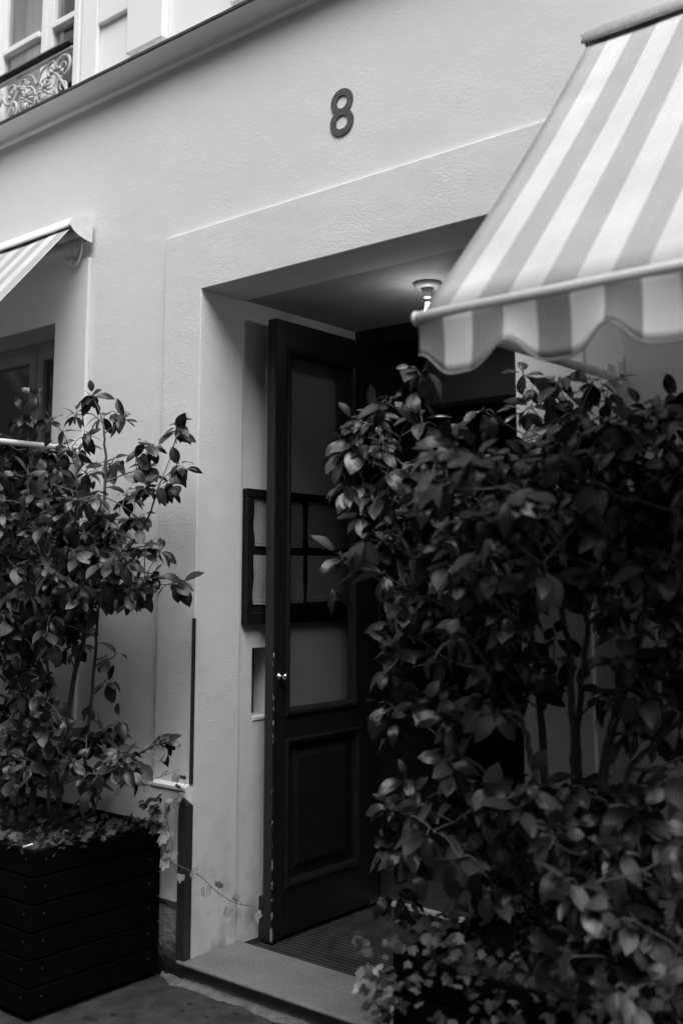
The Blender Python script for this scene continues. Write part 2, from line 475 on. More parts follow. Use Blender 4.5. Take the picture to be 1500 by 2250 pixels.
class Geo:
    """collects vertices and faces of one piece"""
    def __init__(s): s.v, s.f = [], []

    def box(s, x0, x1, y0, y1, z0, z1):
        k = len(s.v)
        s.v += [(x, y, z) for z in (z0, z1) for y in (y0, y1) for x in (x0, x1)]
        s.f += [tuple(k + i for i in q) for q in ((0, 2, 3, 1), (4, 5, 7, 6), (0, 1, 5, 4), (2, 6, 7, 3), (0, 4, 6, 2), (1, 3, 7, 5))]
        return s

    def tube(s, pts, rad, n=6, cap=True):
        pts = [Vector(p) for p in pts]
        if not hasattr(rad, '__len__'): rad = [rad] * len(pts)
        k = len(s.v); up = None
        for i, p in enumerate(pts):
            t = (pts[min(i + 1, len(pts) - 1)] - pts[max(i - 1, 0)])
            if t.length < 1e-9: t = Vector((0, 0, 1))
            t.normalize()
            if up is None:
                up = t.orthogonal().normalized()
            a = (up - t * up.dot(t))
            a = a.normalized() if a.length > 1e-6 else t.orthogonal().normalized()
            up = a; b = t.cross(a)
            for j in range(n):
                w = 2 * PI * j / n
                s.v.append(tuple(p + (a * math.cos(w) + b * math.sin(w)) * rad[i]))
        for i in range(len(pts) - 1):
            for j in range(n):
                q = k + i * n
                s.f.append((q + j, q + (j + 1) % n, q + n + (j + 1) % n, q + n + j))
        if cap:
            s.f.append(tuple(k + j for j in range(n))[::-1])
            s.f.append(tuple(k + (len(pts) - 1) * n + j for j in range(n)))
        return s

    def lathe(s, prof, axis_o, axis_d, n=20):
        """prof: (radius, distance along axis)"""
        d = Vector(axis_d).normalized(); a = d.orthogonal().normalized(); b = d.cross(a); o = Vector(axis_o)
        k = len(s.v)
        for r, h in prof:
            for j in range(n):
                w = 2 * PI * j / n
                s.v.append(tuple(o + d * h + (a * math.cos(w) + b * math.sin(w)) * r))
        for i in range(len(prof) - 1):
            for j in range(n):
                q = k + i * n
                s.f.append((q + j, q + (j + 1) % n, q + n + (j + 1) % n, q + n + j))
        s.f.append(tuple(k + j for j in range(n)))
        s.f.append(tuple(k + (len(prof) - 1) * n + j for j in range(n)))
        return s

    def prism_x(s, prof, x0, x1):
        """closed (y, z) outline swept along x"""
        k = len(s.v); n = len(prof)
        s.v += [(x0, y, z) for y, z in prof] + [(x1, y, z) for y, z in prof]
        for i in range(n):
            j = (i + 1) % n
            s.f.append((k + i, k + j, k + n + j, k + n + i))
        s.f.append(tuple(range(k, k + n))); s.f.append(tuple(range(k + n, k + 2 * n)))
        return s

    def slab(s, a0, a1, b0, b1, d0, d1, holes=(), axis='y'):
        """plate in the a-b plane (x-z for axis y, y-z for axis x) with rectangular holes, d0..d1 thick"""
        A = sorted({a0, a1, *[q for h in holes for q in h[:2] if a0 < q < a1]})
        B = sorted({b0, b1, *[q for h in holes for q in h[2:] if b0 < q < b1]})

        def solid(i, j):
            if not (0 <= i < len(A) - 1 and 0 <= j < len(B) - 1): return False
            ca, cb = (A[i] + A[i + 1]) / 2, (B[j] + B[j + 1]) / 2
            return not any(h[0] < ca < h[1] and h[2] < cb < h[3] for h in holes)
        idx = {}

        def vt(i, j, k):
            if (i, j, k) not in idx:
                idx[(i, j, k)] = len(s.v)
                d = (d0, d1)[k]
                s.v.append((A[i], d, B[j]) if axis == 'y' else (d, A[i], B[j]))
            return idx[(i, j, k)]
        for i in range(len(A) - 1):
            for j in range(len(B) - 1):
                if not solid(i, j): continue
                for k in (0, 1):
                    s.f.append((vt(i, j, k), vt(i + 1, j, k), vt(i + 1, j + 1, k), vt(i, j + 1, k)))
                for di, dj, e in ((-1, 0, ((i, j), (i, j + 1))), (1, 0, ((i + 1, j), (i + 1, j + 1))),
                                  (0, -1, ((i, j), (i + 1, j))), (0, 1, ((i, j + 1), (i + 1, j + 1)))):
                    if not solid(i + di, j + dj):
                        (p, q), (r, t) = e
                        s.f.append((vt(p, q, 0), vt(r, t, 0), vt(r, t, 1), vt(p, q, 1)))
        return s

    def obj(s, name, mat, parent=None, smooth=False, bevel=0.0):
        return mesh_obj(name, s.v, s.f, mat, parent, smooth, None, bevel)


def B(name, x0, x1, y0, y1, z0, z1, mat, parent=None, bevel=0.0):
    return Geo().box(x0, x1, y0, y1, z0, z1).obj(name, mat, parent, bevel=bevel)


def smooth_path(pts, n=6):
    """Catmull-Rom through the points"""
    P = [Vector(p) for p in pts]
    P = [P[0] * 2 - P[1]] + P + [P[-1] * 2 - P[-2]]
    out = []
    for i in range(1, len(P) - 2):
        for k in range(n):
            t = k / n
            a, b, c, d = P[i - 1], P[i], P[i + 1], P[i + 2]
            out.append(0.5 * ((2 * b) + (c - a) * t + (2 * a - 5 * b + 4 * c - d) * t * t + (3 * b - a - 3 * c + d) * t ** 3))
    out.append(P[-2])
    return out


# ------------------------------------------------------------------ setting
pv = Geo()
pv.v = [(-40, -40, 0), (40, -40, 0), (40, 40, 0), (-40, 40, 0)]; pv.f = [(0, 1, 2, 3)]
pavement = pv.obj('pavement', M['pave']); pavement['kind'] = 'structure'

# opposite side of the narrow street, behind the camera: unseen, sized and toned to dim the foot of the facade
opp = thing('building', 'unseen plain grey building added across the narrow street to block sky, behind the viewer', 'building', (2, -5.6, 0))
Geo().slab(-26, 30, 0, 8.0, -6.4, -5.6, [(x, x + 1.1, z, z + 1.9) for x in range(-22, 28, 3) for z in (0.9, 4.6)]).obj('wall', M['opposite'], opp)
B('interior', -26, 30, -6.6, -6.402, 0.0, 8.0, M['room'], opp)

# ------------------------------------------------------------------ the townhouse
house = thing('townhouse', 'pale plastered townhouse front with a deep doorway and projecting string course', 'building', (0.75, 0.02, 0))
OW, OT = 1.513, 2.783                 # door opening
FL, FR, FT = -0.235, 1.755, 3.055     # raised band round it
WX1, WX0, WZ0, WZ1 = -1.044, -2.25, 1.30, 2.80        # left ground floor window
RX0, RX1 = 2.16, 3.4                                  # right ground floor window
CZ = 3.860                                            # string course
holes = [(FL, FR, -1, FT), (WX0, WX1, WZ0, WZ1), (RX0, RX1, WZ0, WZ1)]
Geo().slab(-9, 9, 0, CZ + .04, .02, .30, holes).obj('wall', M['wall'], house)
Geo().slab(FL, FR, 0, FT, 0.0, 0.257, [(0, OW, -1, OT)]).obj('portal_frame', M['jamb'], house, bevel=0.004)
# small weathered slope on top of the band
Geo().prism_x([(0.0192, FT + .0005), (0.021, FT + .0005), (0.021, FT + .040)], FL, FR).obj('portal_frame_slope', M['wall'], house)
for a, b_, h in ((-2.5, -0.79, (WX0, WX1, WZ0, WZ1)), (1.885, 3.7, (RX0, RX1, WZ0, WZ1))):
    Geo().slab(a, b_, .735, 3.085, -0.001, 0.0195, [h]).obj('window_surround', M['wall'], house, bevel=0.004)

# recess: inner jambs, ceiling, doorway into the dark hall
NI = (0.345, 0.47, 0.955, 1.262)       # niche in the left inner jamb
Geo().slab(0.257, 1.10, 0, 2.80, -0.25, -0.012, [NI], axis='x').obj('recess_wall', M['jamb'], house, bevel=0.003)
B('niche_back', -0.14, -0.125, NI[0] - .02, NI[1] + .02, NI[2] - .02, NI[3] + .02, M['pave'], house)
B('niche_sill', -0.122, -0.008, NI[0] + .002, NI[1] - .002, NI[2] + .001, NI[2] + .018, M['sill'], house, 0.003)
B('recess_wall', OW + .012, OW + .25, 0.257, 1.10, 0, 2.80, M['jamb'], house)
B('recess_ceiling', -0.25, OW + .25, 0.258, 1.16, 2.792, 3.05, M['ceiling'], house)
B('recess_floor', -0.24, OW + .24, 0.26, 1.10, -0.05, 0.068, M['mat'], house)
# dark hall beyond
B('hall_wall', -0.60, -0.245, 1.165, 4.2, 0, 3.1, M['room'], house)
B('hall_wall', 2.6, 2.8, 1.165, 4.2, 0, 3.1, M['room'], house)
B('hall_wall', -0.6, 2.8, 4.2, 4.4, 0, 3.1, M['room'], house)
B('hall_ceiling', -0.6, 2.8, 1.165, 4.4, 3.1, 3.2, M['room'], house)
B('hall_beam', -0.244, 2.6, 2.0, 2.14, 2.69, 3.1, M['beam'], house)
B('hall_beam', -0.244, 2.6, 1.988, 2.14, 2.567, 2.688, M['beam'], house, 0.004)
for i in range(16):
    B('floorboard', -0.24 + i * .18, -0.24 + i * .18 + .176, 1.125, 4.2, 0.02, 0.08, M['boards'], house)
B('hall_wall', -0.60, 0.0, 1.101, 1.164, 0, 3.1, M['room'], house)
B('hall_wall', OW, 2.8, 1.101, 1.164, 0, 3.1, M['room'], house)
fr = Geo().slab(-0.011, OW + .011, 0.08, 2.791, 1.052, 1.10, [(0.072, OW - .072, -1, 2.712)]).obj('door_frame', M['doorflat'], house, bevel=0.004)
Geo().slab(0.0, OW, 0.08, 3.09, 1.11, 1.16, [(0.05, OW - .05, -1, 2.74)]).obj('door_frame_lining', M['doorflat'], house, bevel=0.004)

# plinth, broken at the foot, cut back beside the doorway
for a, b_ in ((-9, -0.012), (OW + .012, 9)):
    g_ = Geo().prism_x([(-.022, 0.29), (-.022, .715), (-.030, .722), (-.030, .735), (0.0, .742), (0.019, .742), (0.019, 0.29)], a, b_)
    g_.obj('plinth', M['wall'], house, bevel=0.003)
    pts, f_ = [], []
    xs = np.arange(max(a, -3.2), min(b_, 4.2), 0.03)
    rr = random.Random(3)
    for i, x in enumerate(xs):
        for (y, z) in ((0.015, 0.0), (-.016, 0.0), (-.019, .14), (-.014, .27), (0.015, .289)):
            pts.append((float(x), y + rr.uniform(-.004, .004), z + (rr.uniform(-.02, 0) if z > .2 else 0)))
    for i in range(len(xs) - 1):
        for j in range(4):
            f_.append((i * 5 + j, i * 5 + j + 1, i * 5 + 6 + j, i * 5 + 5 + j))
    mesh_obj('plinth_base', pts, f_, M['plinth'], house, True)

# steel corner guards on the left edge of the doorway
B('corner_guard', -0.014, 0.0035, -0.0045, 0.004, .745, 1.40, M['steel'], house, 0.002)
gd = Geo()
gd.v = [(x, y, z) for x, y in ((-.040, -.033), (.0045, -.033), (.0045, .004), (-.0, .004)) for z in (0.087, .665)]
gd.f = [(0, 2, 3, 1), (2, 4, 5, 3), (4, 6, 7, 5), (6, 0, 1, 7), (0, 6, 4, 2), (1, 3, 8, ), (3, 5, 8), (5, 7, 8), (7, 1, 8)]
gd.v.append((-.018, -.031, .70))
gd.obj('corner_guard', M['steel'], house)

# string course
prof = [(0.02, CZ)]
prof += [(-.004, CZ), (-.008, CZ + .005), (-.008, CZ + .018)]
for k in range(11):
    w = PI / 2 * k / 10
    prof.append((-.009 - .074 * (1 - math.cos(w)), CZ + .0185 + .034 * math.sin(w)))
prof += [(-.088, CZ + .0535), (-.088, CZ + .064), (0.02, CZ + .078)]
Geo().prism_x(prof, -9, 9).obj('string_course', M['upper'], house)
xs = np.arange(-4.5, 3.0, 0.06); rr = random.Random(5); v_, f_ = [], []
for x in xs:
    a = rr.uniform(-.003, .003)
    v_ += [(float(x), -.090, CZ + .058 + a * .5), (float(x), -.097 + a, CZ + .056 + a), (float(x), -.097 + a, CZ + .068 + a), (float(x), -.02, CZ + .0765)]
for i in range(len(xs) - 1):
    for j in range(3): f_.append((i * 4 + j, i * 4 + j + 1, i * 4 + 5 + j, i * 4 + 4 + j))
mesh_obj('string_course_flashing', v_, f_, M['flash'], house)

# upper storey: wall with a window, block dressings
UZ = CZ + .064
UWX0, UWX1 = -1.93, -1.00
Geo().slab(-9, 9, UZ, 9.0, .045, .34, [(UWX0, UWX1, UZ + .03, 6.2)]).obj('upper_wall', M['upper'], house)
B('window_architrave', UWX1, UWX1 + .045, .012, .046, UZ, 6.2, M['white'], house, 0.004)
B('facade_block', -0.945, -0.815, .022, .046, UZ + .05, 7.5, M['upper'], house, 0.008)
B('facade_block', -0.813, -0.565, .022, .046, 4.285, 7.5, M['upper'], house, 0.008)
B('facade_block', -0.563, -0.300, .002, .046, 4.035, 7.5, M['upper'], house, 0.008)
B('facade_block', 0.125, 1.9, .022, .046, 4.045, 7.5, M['upper'], house, 0.008)


def room(name, x0, x1, y0, y1, z0, z1):
    g_ = Geo()
    g_.box(x0, x1, y1, y1 + .1, z0, z1).box(x0 - .1, x0, y0, y1, z0, z1).box(x1, x1 + .1, y0, y1, z0, z1)
    g_.box(x0, x1, y0, y1, z1, z1 + .1).box(x0, x1, y0, y1, z0 - .1, z0)
    return g_.obj(name, M['room'], house)


room('upper_room', -6, 0.5, .342, 2.6, UZ, 6.6)


def casement(x0, x1, z0, z1, y, bars, mat, mids, glassm, st=0.05):
    w = Geo().slab(x0, x1, z0, z1, y, y + .06, [(x0 + .04, x1 - .04, z0 + .04, z1 - .04)]).obj('window', mat, house, bevel=0.004)
    edges = [x0 + .042] + mids + [x1 - .042]
    for i in range(len(edges) - 1):
        a, b_ = edges[i] + .002, edges[i + 1] - .002
        hs = []
        zz = [z0 + .044] + bars + [z1 - .044]
        for k in range(len(zz) - 1):
            lo = zz[k] + (st if k == 0 else .014); hi = zz[k + 1] - (st if k == len(zz) - 2 else .014)
            hs.append((a + st, b_ - st, lo, hi))
        Geo().slab(a, b_, z0 + .042, z1 - .042, y - .012, y + .035, hs).obj('casement', mat, w, bevel=0.005)
        for h in hs:
            B('pane', h[0] - .004, h[1] + .004, y + .010, y + .014, h[2] - .004, h[3] + .004, glassm, w)
    return w


casement(UWX0, UWX1, UZ + .03, 6.2, .15, [4.52, 5.2], M['white'], [-1.42], M['glass'], 0.055)
for bz in (4.52,):
    for a, b_ in ((-1.829, -1.479), (-1.361, -1.101)):
        B('glazing_bar', a, b_, .122, .137, bz - .018, bz + .018, M['white'], house, 0.005)
# net curtains
cv, cf = [], []
for i in range(60):
    x = -1.9 + i * .015
    y = .30 + .022 * math.sin(i * 1.3) + .01 * math.sin(i * 3.1)
    cv += [(x, y, UZ + .03), (x, y, 6.2)]
for i in range(59):
    if 25 < i < 40: continue
    cf.append((2 * i, 2 * i + 2, 2 * i + 3, 2 * i + 1))
mesh_obj('curtain', cv, cf, M['curtain'], house, True)

# ground floor windows
wl_ = casement(WX0, WX1, WZ0, WZ1, .20, [], M['grey_join'], [-1.47], M['glass'], 0.06)
casement(RX0, RX1, WZ0, WZ1, .20, [], M['grey_join'], [2.78], M['glass'], 0.06)
for a, b_ in ((WX0 - .05, WX1 + .035), (RX0 - .05, RX1 + .05)):
    Geo().prism_x([(-.035, 1.268), (-.035, 1.285), (-.05, 1.292), (-.05, 1.308), (0.19, 1.318), (0.19, 1.268)], a, b_).obj('window_sill', M['sill'], house, bevel=0.003)
    B('window_apron', a + .06, b_ - .05, -.012, -.0015, .80, 1.2675, M['wall'], house, 0.003)

room('ground_room', -7.5, -.70, .302, 2.6, 0.05, 3.2)
room('ground_room', 2.95, 7.5, .302, 2.6, 0.05, 3.2)

# cast iron guard across the upper window
guard = B('window_guard', UWX0 + .002, UWX1 - .002, .012, .03, UZ + .042, UZ + .058, M['iron'], house, 0.003)
RZ = 4.245
Geo().prism_x([(-.006, RZ + .006), (-.012, RZ + .014), (-.006, RZ + .028), (.020, RZ + .034), (.044, RZ + .028), (.048, RZ + .014), (.042, RZ + .006)], UWX0 + .002, UWX1 - .002).obj('handrail', M['rail'], guard)
B('rail_strip', UWX0 + .003, UWX1 - .003, .008, .034, RZ - .016, RZ - .006, M['iron'], guard)


def spiral(cx, cz, r, turns, start, sgn=1, n=26):
    out = []
    for i in range(n):
        t = i / (n - 1); a = start + sgn * turns * 2 * PI * t; q = r * (1 - .82 * t)
        out.append((cx + q * math.cos(a), .021, cz + q * math.sin(a)))
    return out


def ornament(cx, flip):
    s = -1 if flip else 1
    z0 = UZ + .058
    lo, hi = z0, RZ - .022
    h = hi - lo
    G = Geo()
    # rosette
    rx, rz, rr_ = cx, lo + .36 * h, .26 * h
    for k in range(12):
        a = 2 * PI * k / 12
        G.tube([(rx + .010 * math.cos(a), .018, rz + .010 * math.sin(a)), (rx + rr_ * .55 * math.cos(a), .010, rz + rr_ * .55 * math.sin(a)), (rx + rr_ * math.cos(a), .016, rz + rr_ * math.sin(a))], [.003, .0085, .005], 5)
    G.lathe([(.001, -.012), (.010, -.008), (.012, .004)], (rx, .02, rz), (0, 1, 0), 8)
    ring = [(rx + (rr_ + .012) * math.cos(a), .021, rz + (rr_ + .012) * math.sin(a)) for a in np.linspace(0, 2 * PI, 26)]
    G.tube(ring, .006, 5)
    G.obj('rosette', M['iron'], guard, True)
    G = Geo()
    G.tube(spiral(cx + s * .155, lo + .72 * h, .070, 1.6, PI, -s), [.011 - .007 * i / 25 for i in range(26)], 6)
    G.tube(spiral(cx + s * .04, lo + .80 * h, .048, 1.4, 0, s), [.009 - .005 * i / 25 for i in range(26)], 6)
    G.tube(spiral(cx + s * .145, lo + .27 * h, .060, 1.5, PI * .5, s), [.010 - .006 * i / 25 for i in range(26)], 6)
    G.tube(smooth_path([(cx - s * .06, .021, lo), (cx + s * .02, .021, lo + .68 * h), (cx + s * .10, .021, lo + .60 * h), (cx + s * .2, .021, lo + .08 * h)]), .009, 6)
    G.tube(smooth_path([(cx - s * .08, .021, lo + .62 * h), (cx - s * .03, .021, lo + .9 * h), (cx + s * .10, .021, hi)]), .006, 6)
    for k in range(7):
        a = .4 + k * .42
        px, pz = cx + s * (.09 + .05 * math.cos(a)), lo + h * .5 + .045 * math.sin(a)
        G.tube([(px, .018, pz), (px + s * .018 * math.cos(a), .008, pz + .018 * math.sin(a)), (px + s * .032 * math.cos(a + .5), .016, pz + .032 * math.sin(a + .5))], [.004, .010, .002], 5)
    G.obj('scroll', M['iron'], guard, True)


for cx, fl in ((-1.235, 0), (-1.40, 1), (-1.855, 0)):
    ornament(cx, fl)

# open door leaf, folded back against the left side of the recess
LX0, LX1, LY0, LY1, LZ0, LZ1 = 0.078, 0.132, 0.328, 1.045, 0.098, 2.70
door = Geo().slab(LY0, LY1, LZ0, LZ1, LX0, LX1, [(.405, .880, .985, 2.572), (.41, .905, .285, .885)], axis='x').obj('door', M['door'], house)
me = door.data
bm = bmesh.new(); bm.from_mesh(me)
for _ in range(1):
    bmesh.ops.bevel(bm, geom=bm.edges[:], offset=.004, segments=2, affect='EDGES')
bm.to_mesh(me); bm.free()
B('kick_board', .060, .134, .3235, .345, .094, .262, M['door'], door, 0.004)
B('pane', .100, .105, .398, .888, .978, 2.58, M['doorglass'], door)


def moulding(y0, y1, z0, z1, w, x_in, x_out, name):
    """mitred bead round an opening in the door, on the face towards the street"""
    prof_ = [(0, x_in), (0, x_out - .006), (w * .25, x_out), (w * .55, x_out - .002), (w * .75, x_out - .010), (w, x_in + .004), (w, x_in)]
    v_, f_ = [], []
    for d, x in prof_:
        v_ += [(x, y0 + d, z0 + d), (x, y1 - d, z0 + d), (x, y1 - d, z1 - d), (x, y0 + d, z1 - d)]
    n = len(prof_)
    for i in range(n):
        j = (i + 1) % n
        for k in range(4):
            f_.append((i * 4 + k, i * 4 + (k + 1) % 4, j * 4 + (k + 1) % 4, j * 4 + k))
    return mesh_obj(name, v_, f_, M['doorflat'], door)


moulding(.401, .884, .981, 2.576, .034, .106, .143, 'moulding')
moulding(.406, .909, .281, .889, .034, .106, .140, 'moulding')
pg = Geo()
for d, x in ((0.0, .112), (.045, .112), (.075, .126), (.08, .126)):
    pg.v += [(x, .42 + d, .295 + d), (x, .895 - d, .295 + d), (x, .895 - d, .875 - d), (x, .42 + d, .875 - d)]
for i in range(3):
    for k in range(4): pg.f.append((i * 4 + k, i * 4 + (k + 1) % 4, i * 4 + 4 + (k + 1) % 4, i * 4 + 4 + k))
pg.f.append((12, 13, 14, 15))
pg.v += [(.09, .415, .29), (.09, .90, .29), (.09, .90, .88), (.09, .415, .88)]; pg.f.append((16, 17, 18, 19))
pg.obj('door_panel', M['doorflat'], door)
Geo().lathe([(.016, 0), (.016, .003), (.006, .006), (.006, .022), (.014, .028), (.017, .038), (.013, .046), (.002, .048)], (LX1 - .001, .365, 1.150), (1, 0, 0), 18).obj('knob', M['brass'], door, True)
for z in (.35, 1.4, 2.45):
    Geo().tube([(.140, 1.047, z - .05), (.140, 1.047, z + .05)], .008, 8).obj('hinge', M['doorflat'], door)

# ------------------------------------------------------------------ doorstep
step = thing('doorstep', 'worn pale stone doorstep with a rounded nosing under the dark door', 'step', (0.75, 0.0, 0))
pr_ = [(0.0, .068), (-.028, .068)]
for k in range(7):
    w = -PI / 2 + PI * k / 6
    pr_.append((-.030 - .0085 * math.cos(w) * 1.2, .0765 + .0085 * math.sin(w)))
pr_ += [(-.028, STEP_Z), (.275, STEP_Z), (.275, .068)]
Geo().prism_x(pr_, -0.030, OW + .02).obj('tread', M['stone'], step)
for a, b_ in ((-.018, .062), (.064, .50), (.502, 1.0), (1.002, OW + .01)):
    B('riser_stone', a, b_, -.008, .24, -.02, .0675, M['riser'], step, 0.002)

# lumpy mortar fillet between step and pavement
rr = random.Random(11); v_, f_ = [], []
N = 110
ctl = [rr.uniform(-.026, .028) for _ in range(24)]
lump = [float(np.interp(i, np.cumsum([0] + [3 + (k * 7) % 6 for k in range(23)]), ctl)) + rr.uniform(-.005, .005) for i in range(N)]
for i in range(N):
    x = -0.14 + i * .0145
    wdt = .040 + lump[i]
    if i < 8: wdt *= .5 + i * .06
    for t in (0, .3, .6, .85, 1.0):
        z = (.016 * (1 - t ** 2) + rr.uniform(-.003, .003)) if t < 1 else -.003
        v_.append((x + rr.uniform(-.002, .002), -.006 - t * wdt, z))
for i in range(N - 1):
    for j in range(4): f_.append((i * 5 + j, i * 5 + j + 1, i * 5 + 6 + j, i * 5 + 5 + j))
mo = mesh_obj('mortar_fillet', v_, f_, M['mortar'], None, True); mo['kind'] = 'structure'

# gum spots
rr = random.Random(21)
for k, (u, v, r) in enumerate(((197, 2238, .03), (250, 2230, .016), (418, 2206, .013), (470, 2215, .008), (400, 2222, .010), (520, 2228, .014), (455, 2235, .009), (335, 2210, .006))):
    c = un(u, v, 2, 0.0)
    n = 14
    ph = rr.uniform(0, 6)
    v_ = [(c.x + r * (1 + .22 * math.sin(3 * a + ph) + .12 * math.sin(5 * a)) * math.cos(a), c.y + .6 * r * (1 + .2 * math.sin(2 * a + ph)) * math.sin(a), .003) for a in np.linspace(0, 2 * PI, n, endpoint=False)]
    v_ += [(x, y, 0.0005) for x, y, z in [(c.x + (p[0] - c.x) * 1.15, c.y + (p[1] - c.y) * 1.15, 0) for p in v_]]
    f_ = [tuple(range(n))] + [(i, (i + 1) % n, n + (i + 1) % n, n + i) for i in range(n)]
    o = mesh_obj('gum_spot', v_, f_, M['stain'], pavement)

# ------------------------------------------------------------------ entrance mat
mat_t = thing('entrance_mat', 'dark ribbed entrance mat set in the floor behind the doorstep', 'mat', (0.78, 0.67, .068))
B('mat_bed', .06, OW - .02, .279, 1.075, .069, .073, M['mat'], mat_t)
for i in range(1):
    y = .290 + i * .0262
    B('slat', .064, OW - .024, y, y + .006, .0735, .0825, M['slat'], mat_t) if i == 0 else None
sl0 = [o for o in mat_t.children if o.name.startswith('slat')][0]
for i in range(1, 30):
    c = sl0.copy(); COL.objects.link(c); c.location.y = i * .0262
B('threshold_strip', .075, OW - .075, 1.078, 1.112, .069, .090, M['alu'], house, 0.003)

# ------------------------------------------------------------------ menu board on the inner jamb
mb = thing('menu_board', 'black framed board with four printed menu cards on the recess wall behind the door glass', 'menu board', (-.01, .68, 1.37))
MY0, MY1, MZ0, MZ1 = .272, 1.05, 1.365, 1.95
B('backing', -.0115, -.001, MY0 + .01, MY1 - .01, MZ0 + .01, MZ1 - .01, M['backing'], mb)
for q in ((MY0, MY1, MZ1 - .036, MZ1), (MY0, MY1, MZ0, MZ0 + .05)):
    B('frame_bar', -.0114, .022, *q, M['doorflat'], mb, 0.004)
for q in ((MY0, MY0 + .036, MZ0 + .0505, MZ1 - .0365), (MY1 - .036, MY1, MZ0 + .0505, MZ1 - .0365)):
    B('frame_bar', -.0114, .0218, *q, M['doorflat'], mb, 0.004)


def card(y0, y1, z0, z1, seed):
    rr = random.Random(seed)
    n = 8
    v_, f_, uv = [], [], []
    for j in range(n + 1):
        for i in range(n + 1):
            a, b_ = i / n, j / n
            w = .0035 * math.sin(3.0 * b_ * PI + seed) * (1 - a if seed % 2 else a) + .002 * math.sin(5 * a + seed)
            v_.append((.0045 + .0025 * math.sin(4 * a + 6 * b_ + seed), y0 + a * (y1 - y0) + w, z0 + b_ * (z1 - z0) + .002 * math.sin(6 * a + seed)))
            uv.append((a, b_))
    for j in range(n):
        for i in range(n):
            k = j * (n + 1) + i
            f_.append((k, k + 1, k + n + 2, k + n + 1))
    me = bpy.data.meshes.new('menu_card'); me.from_pydata(v_, [], f_)
    l_ = me.uv_layers.new(name='UVMap')
    for lp in me.loops: l_.data[lp.index].uv = uv[lp.vertex_index]
    for p in me.polygons: p.use_smooth = True
    me.materials.append(M['paper'])
    link('menu_card', me, mb)


card(.330, .650, 1.700, 1.910, 1); card(.684, 1.006, 1.704, 1.912, 2)
card(.330, .652, 1.450, 1.663, 3); card(.684, 1.006, 1.457, 1.668, 4)

# ------------------------------------------------------------------ house number
cu = bpy.data.curves.new('number', 'FONT'); cu.body = '8'; cu.size = 1; cu.extrude = .02; cu.offset = .003; cu.resolution_u = 6
tmp = bpy.data.objects.new('tmp', cu); COL.objects.link(tmp)
bpy.context.view_layer.update()
dg = bpy.context.evaluated_depsgraph_get()
me = bpy.data.meshes.new_from_object(tmp.evaluated_get(dg)); bpy.data.objects.remove(tmp)
co = np.array([v.co[:] for v in me.vertices])
mn, mx_ = co.min(0), co.max(0)
for v in me.vertices:
    q = (np.array(v.co[:]) - mn) / (mx_ - mn)
    v.co = (.706 + q[0] * .116, .0195 - q[2] * .006, 3.258 + q[1] * .191)
bm = bmesh.new(); bm.from_mesh(me); bmesh.ops.recalc_face_normals(bm, faces=bm.faces); bm.to_mesh(me); bm.free()
me.materials.clear(); me.materials.append(M['number'])
me.transform(Matrix.Translation((-.764, -.02, -3.258)))
num = link('house_number', me); num.location = (.764, .02, 3.258)
tag(num, 'dark metal numeral 8 fixed to the pale wall above the doorway', 'house number')

# ------------------------------------------------------------------ ceiling lamp
LC = un(938, 622, 2, 2.792)
lamp = thing('ceiling_lamp', 'bare filament bulb in a round holder lit under the recess ceiling', 'lamp', (LC.x, LC.y, 2.792))
Geo().lathe([(.058, 0), (.060, .004), (.058, .010), (.050, .018), (.040, .022), (.020, .024)], (LC.x, LC.y, 2.7915), (0, 0, -1), 28).obj('ceiling_rose', M['porcelain'], lamp, True)
Geo().lathe([(.022, .020), (.024, .030), (.022, .046), (.017, .050), (.017, .060), (.014, .063)], (LC.x, LC.y, 2.7915), (0, 0, -1), 20).obj('holder', M['porcelain'], lamp, True)
Geo().lathe([(.010, .058), (.012, .066), (.018, .080), (.026, .100), (.0295, .120), (.026, .140), (.016, .155), (.004, .161)], (LC.x, LC.y, 2.7915), (0, 0, -1), 22).obj('bulb', M['bulbglass'], lamp, True)
fg = Geo()
for k in range(6):
    a = 2 * PI * k / 6
    fg.tube([(LC.x + .006 * math.cos(a), LC.y + .006 * math.sin(a), 2.7915 - .085), (LC.x + .012 * math.cos(a), LC.y + .012 * math.sin(a), 2.7915 - .145)], .0022, 5)
fg.obj('filament', M['filament'], lamp)
ld = bpy.data.lights.new('bulb_light', 'POINT'); ld.energy = 0.08; ld.shadow_soft_size = .02
lo_ = bpy.data.objects.new('bulb_light', ld); COL.objects.link(lo_); lo_.location = (LC.x, LC.y, 2.7915 - .112)

# ------------------------------------------------------------------ awnings
STR = 0.0785


